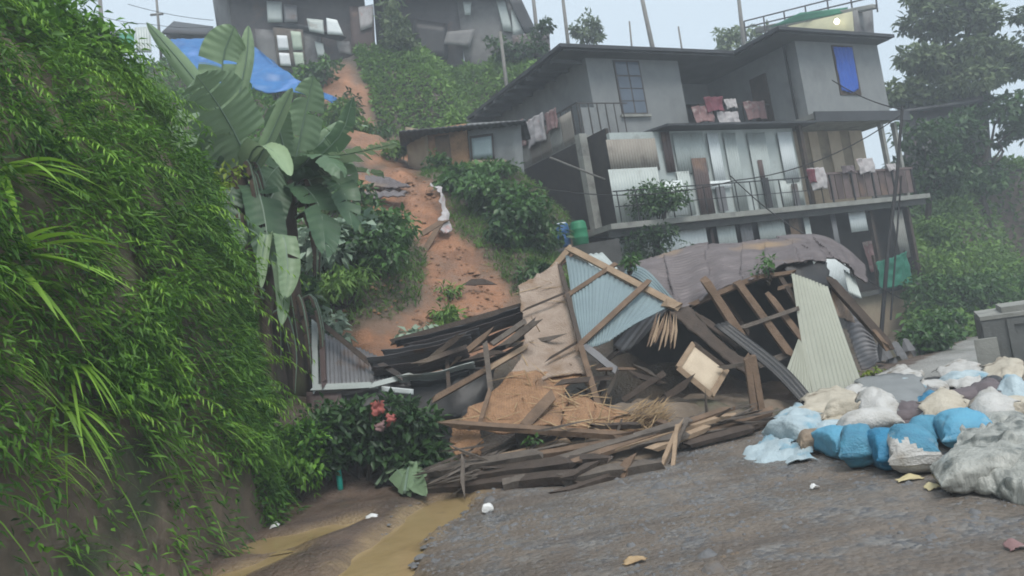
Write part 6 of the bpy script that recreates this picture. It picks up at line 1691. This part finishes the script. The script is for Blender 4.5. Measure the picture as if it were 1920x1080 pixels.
wire('slack wire from the middle storey down past the green net', [(1370, 330, 16.4), (1510, 440, 15.5), (1690, 560, 15.3)], .1)
wire('long wire across the left skyline', [(170, 25, 30), (280, 45, 33), (400, 50, 34)], .1)
wire('upper wire across the left skyline', [(240, 8, 30), (400, 38, 34)], .1)
wire('thin wire at the top right corner', [(1700, -10, 30), (1930, 30, 30)], .2)
# ------------------------------------------------------------------ trees
def tb(x, y, Y):
    p = at(x, y, Y); p[2] = gz(p[0], p[1]) - .1; return p
tree('tree', 'tall spreading tree at the top right behind the house', tb(1800, 400, 35), at(1790, 120, 35),
     [(1755, 30, 35, 1.5, 1.0), (1810, 50, 35, 1.6, 1.1), (1780, 100, 35, 1.7, 1.1), (1715, 130, 34.5, 1.2, 1.0), (1840, 110, 35.5, 1.5, 1.0), (1745, 175, 34.5, 1.2, .8), (1690, 165, 34.5, .8, .8), (1870, 130, 35.5, 1.1, .9), (1800, 150, 34, 1.6, .8), (1760, 0, 35, 1.5, .8), (1895, 95, 36, .9, .8), (1820, 10, 35, 1.2, .8)],
     'l_tree', (.34, .2), 900, .2, .55)
tree('tree', 'dark tree under the tall one, right of the house', tb(1850, 420, 33), at(1840, 250, 33),
     [(1850, 210, 33, 1.4, .8), (1900, 180, 33.5, 1.2, .9), (1830, 290, 33, 1.2, .9), (1790, 250, 33, 1.2, .9), (1890, 250, 33.5, .9, .6), (1920, 230, 33, 1, .9), (1840, 340, 33, 1.1, .7)], 'l_dark', (.28, .16), 420, .14, .55)
tree('tree', 'shaded tree close to the right wall of the house', tb(1735, 420, 30), at(1730, 270, 30),
     [(1720, 270, 30, 1.2, .9), (1760, 300, 30, 1.2, .9), (1700, 330, 30, .9, .8), (1750, 350, 30, 1.2, .7), (1790, 340, 30.5, 1, .8)], 'l_dark', (.26, .15), 420, .12, .5)
tree('tree', 'thin branch of a tree at the top right corner', tb(1990, 330, 33), at(1950, 60, 33), [(1925, 40, 33, .9, .6), (1955, 70, 33, .9, .8), (1960, 20, 33, .8, .6)], 'l_tree', (.28, .15), 260, .1, .4)
tree('tree', 'small round topped tree above the flat roof', tb(1100, 150, 38), at(1097, 60, 38), [(1097, 42, 38, .5, .4), (1082, 55, 38, .35, .3), (1112, 52, 38, .35, .3), (1096, 68, 38, .4, .25), (1118, 70, 38, .25, .2)], 'l_tree', (.3, .12), 130, .1, .75)
tree('tree', 'pale hazy tree above the flat roof beside the yellow building', tb(1370, 160, 41), at(1365, 85, 41), [(1350, 75, 41, .8, .5), (1380, 68, 41, .9, .5), (1365, 90, 41, 1.0, .5), (1420, 66, 41, .9, .5)], 'l_tree', (.3, .15), 200, .1, .8)
tree('tree', 'green tree growing before the ridge houses', tb(745, 130, 31), at(740, 40, 31), [(735, 20, 31, .7, .6), (750, 50, 31, .7, .7), (740, 85, 31, .7, .6), (770, 90, 31, .6, .5), (725, 100, 31, .5, .4)], 'l_tree', (.26, .14), 260, .1, .55)
tree('tree', 'leafy dark tree at the right end of the ridge houses', tb(1010, 120, 32.4), at(1005, 70, 32.4), [(1000, 85, 32.4, .6, .5), (1020, 60, 32.4, .45, .5), (930, 90, 32.4, .7, .45), (960, 95, 32.4, .6, .4)], 'l_dark', (.22, .12), 220, .08, .6)
# dark shed among the trees on the right
far_house('dark roofed shed half hidden under the trees on the right', at(1760, 330, 34), [
    ('wall', 'far_wall', [(1690, 212, 34.2), (1850, 190, 34), (1862, 360, 34), (1702, 370, 34.2)], .15),
    ('roof', 'roof_dark', [(1700, 196, 36), (1850, 168, 36), (1862, 186, 33.4), (1680, 212, 33.6)], .12),
    ('door', 'far_wall_grey', [(1720, 226, 34.0), (1745, 224, 34.0), (1752, 300, 34), (1728, 302, 34)], .05)], 'shed')
for k, (x, y, Y, w, h, mt, tn_, lab) in enumerate([
    (1750, 470, 26, 2.4, 2.0, 'l_grass', .55, 'bushy green shrub right of the brown balcony'), (1830, 500, 26.5, 2.6, 2.2, 'l_grass', .6, 'broad green shrub in the middle of the right slope'),
    (1910, 480, 27, 2.4, 2.4, 'l_grass', .5, 'tall green shrub at the right edge of the picture'), (1745, 560, 24, 1.8, 1.7, 'l_broad', .6, 'dark green shrub behind the green net'),
    (1800, 590, 24.3, 1.7, 1.5, 'l_broad', .55, 'dark green shrub above the road edge'), (1870, 560, 25, 2.0, 1.7, 'l_broad', .65, 'green shrub above the grey box'),
    (1830, 400, 29, 2.2, 2.0, 'l_grass', .65, 'light green shrub below the dark tree'), (1900, 400, 30, 2.2, 2.0, 'l_grass', .4, 'shrub below the sky gap at the right edge'),
    (1755, 410, 28, 1.8, 1.6, 'l_grass', .45, 'shrub at the foot of the shaded tree'), (1735, 640, 17.6, 1.1, .7, 'l_broad', .5, 'low shrub over the stones nearest the shack'),
    (1770, 615, 20, 1.4, .9, 'l_broad', .6, 'low shrub over the stones halfway along the road edge'), (1930, 440, 28, 2.6, 2.4, 'l_grass', .5, 'dense shrub cut by the right edge below the trees'),
    (1905, 330, 33, 2.4, 1.6, 'l_grass', .45, 'distant shrub under the sky gap')]):
    p = tb(x, y, Y)
    shrub('slope_shrub', lab, p, w, h, mt, (.17, .09), 1300, 14, tn_, group='shrubs on the right slope', droop=.4)
# low stone retaining edge along the road on the right
P0, P1 = at(1690, 672, 15.2), at(1850, 590, 25)
m = MB(); 
rw = thing('road_edge_wall', 'low dark stone bank along the far edge of the pale road', 'wall', (float(P0[0]), float(P0[1]), -.4))
r_ = random.Random(3)
for k in range(34):
    f = k / 34; p = P0 * (1 - f) + P1 * f; p[2] = zroad(p[0], p[1])
    for q in range(2):
        if r_.random() < .25: continue
        w = r_.uniform(.18, .4); V, F = bs_ * np.array([w * .62, w * .5, r_.uniform(.2, .36)]) * (1 + rng.uniform(-.25, .25, (9, 1))), fs_
        V = rotz(V, R(50) + r_.uniform(-.2, .2)) + p + np.array([-.3 + r_.uniform(-.05, .05), .15, -.05 + q * .24])
        build('stone', 'stone' if (k + q) % 3 else 'earth_dark', V, F, rw)
# ------------------------------------------------------------------ damp haze
hz = bpy.data.materials.new('haze_air'); hz.use_nodes = True
hn, hl = hz.node_tree.nodes, hz.node_tree.links
hn.remove(hn['Principled BSDF'])
pv = hn.new('ShaderNodeVolumePrincipled')
pv.inputs['Color'].default_value = (.86, .93, 1, 1)
pv.inputs['Density'].default_value = .0058
hl.new(pv.outputs[0], hn['Material Output'].inputs['Volume'])
zlo = float(min(VV[:, 2].min(), -1.5)) - 1; zhi = max(float(VV[:, 2].max()), 19.0) + .5
MB().box(VV[:, 0].min() - 1, VV[:, 0].max() + 1, VV[:, 1].min() - 1, VV[:, 1].max() + 1, zlo, zhi).build('haze', hz, None, kind='stuff', label='thin damp mist over the hillside')
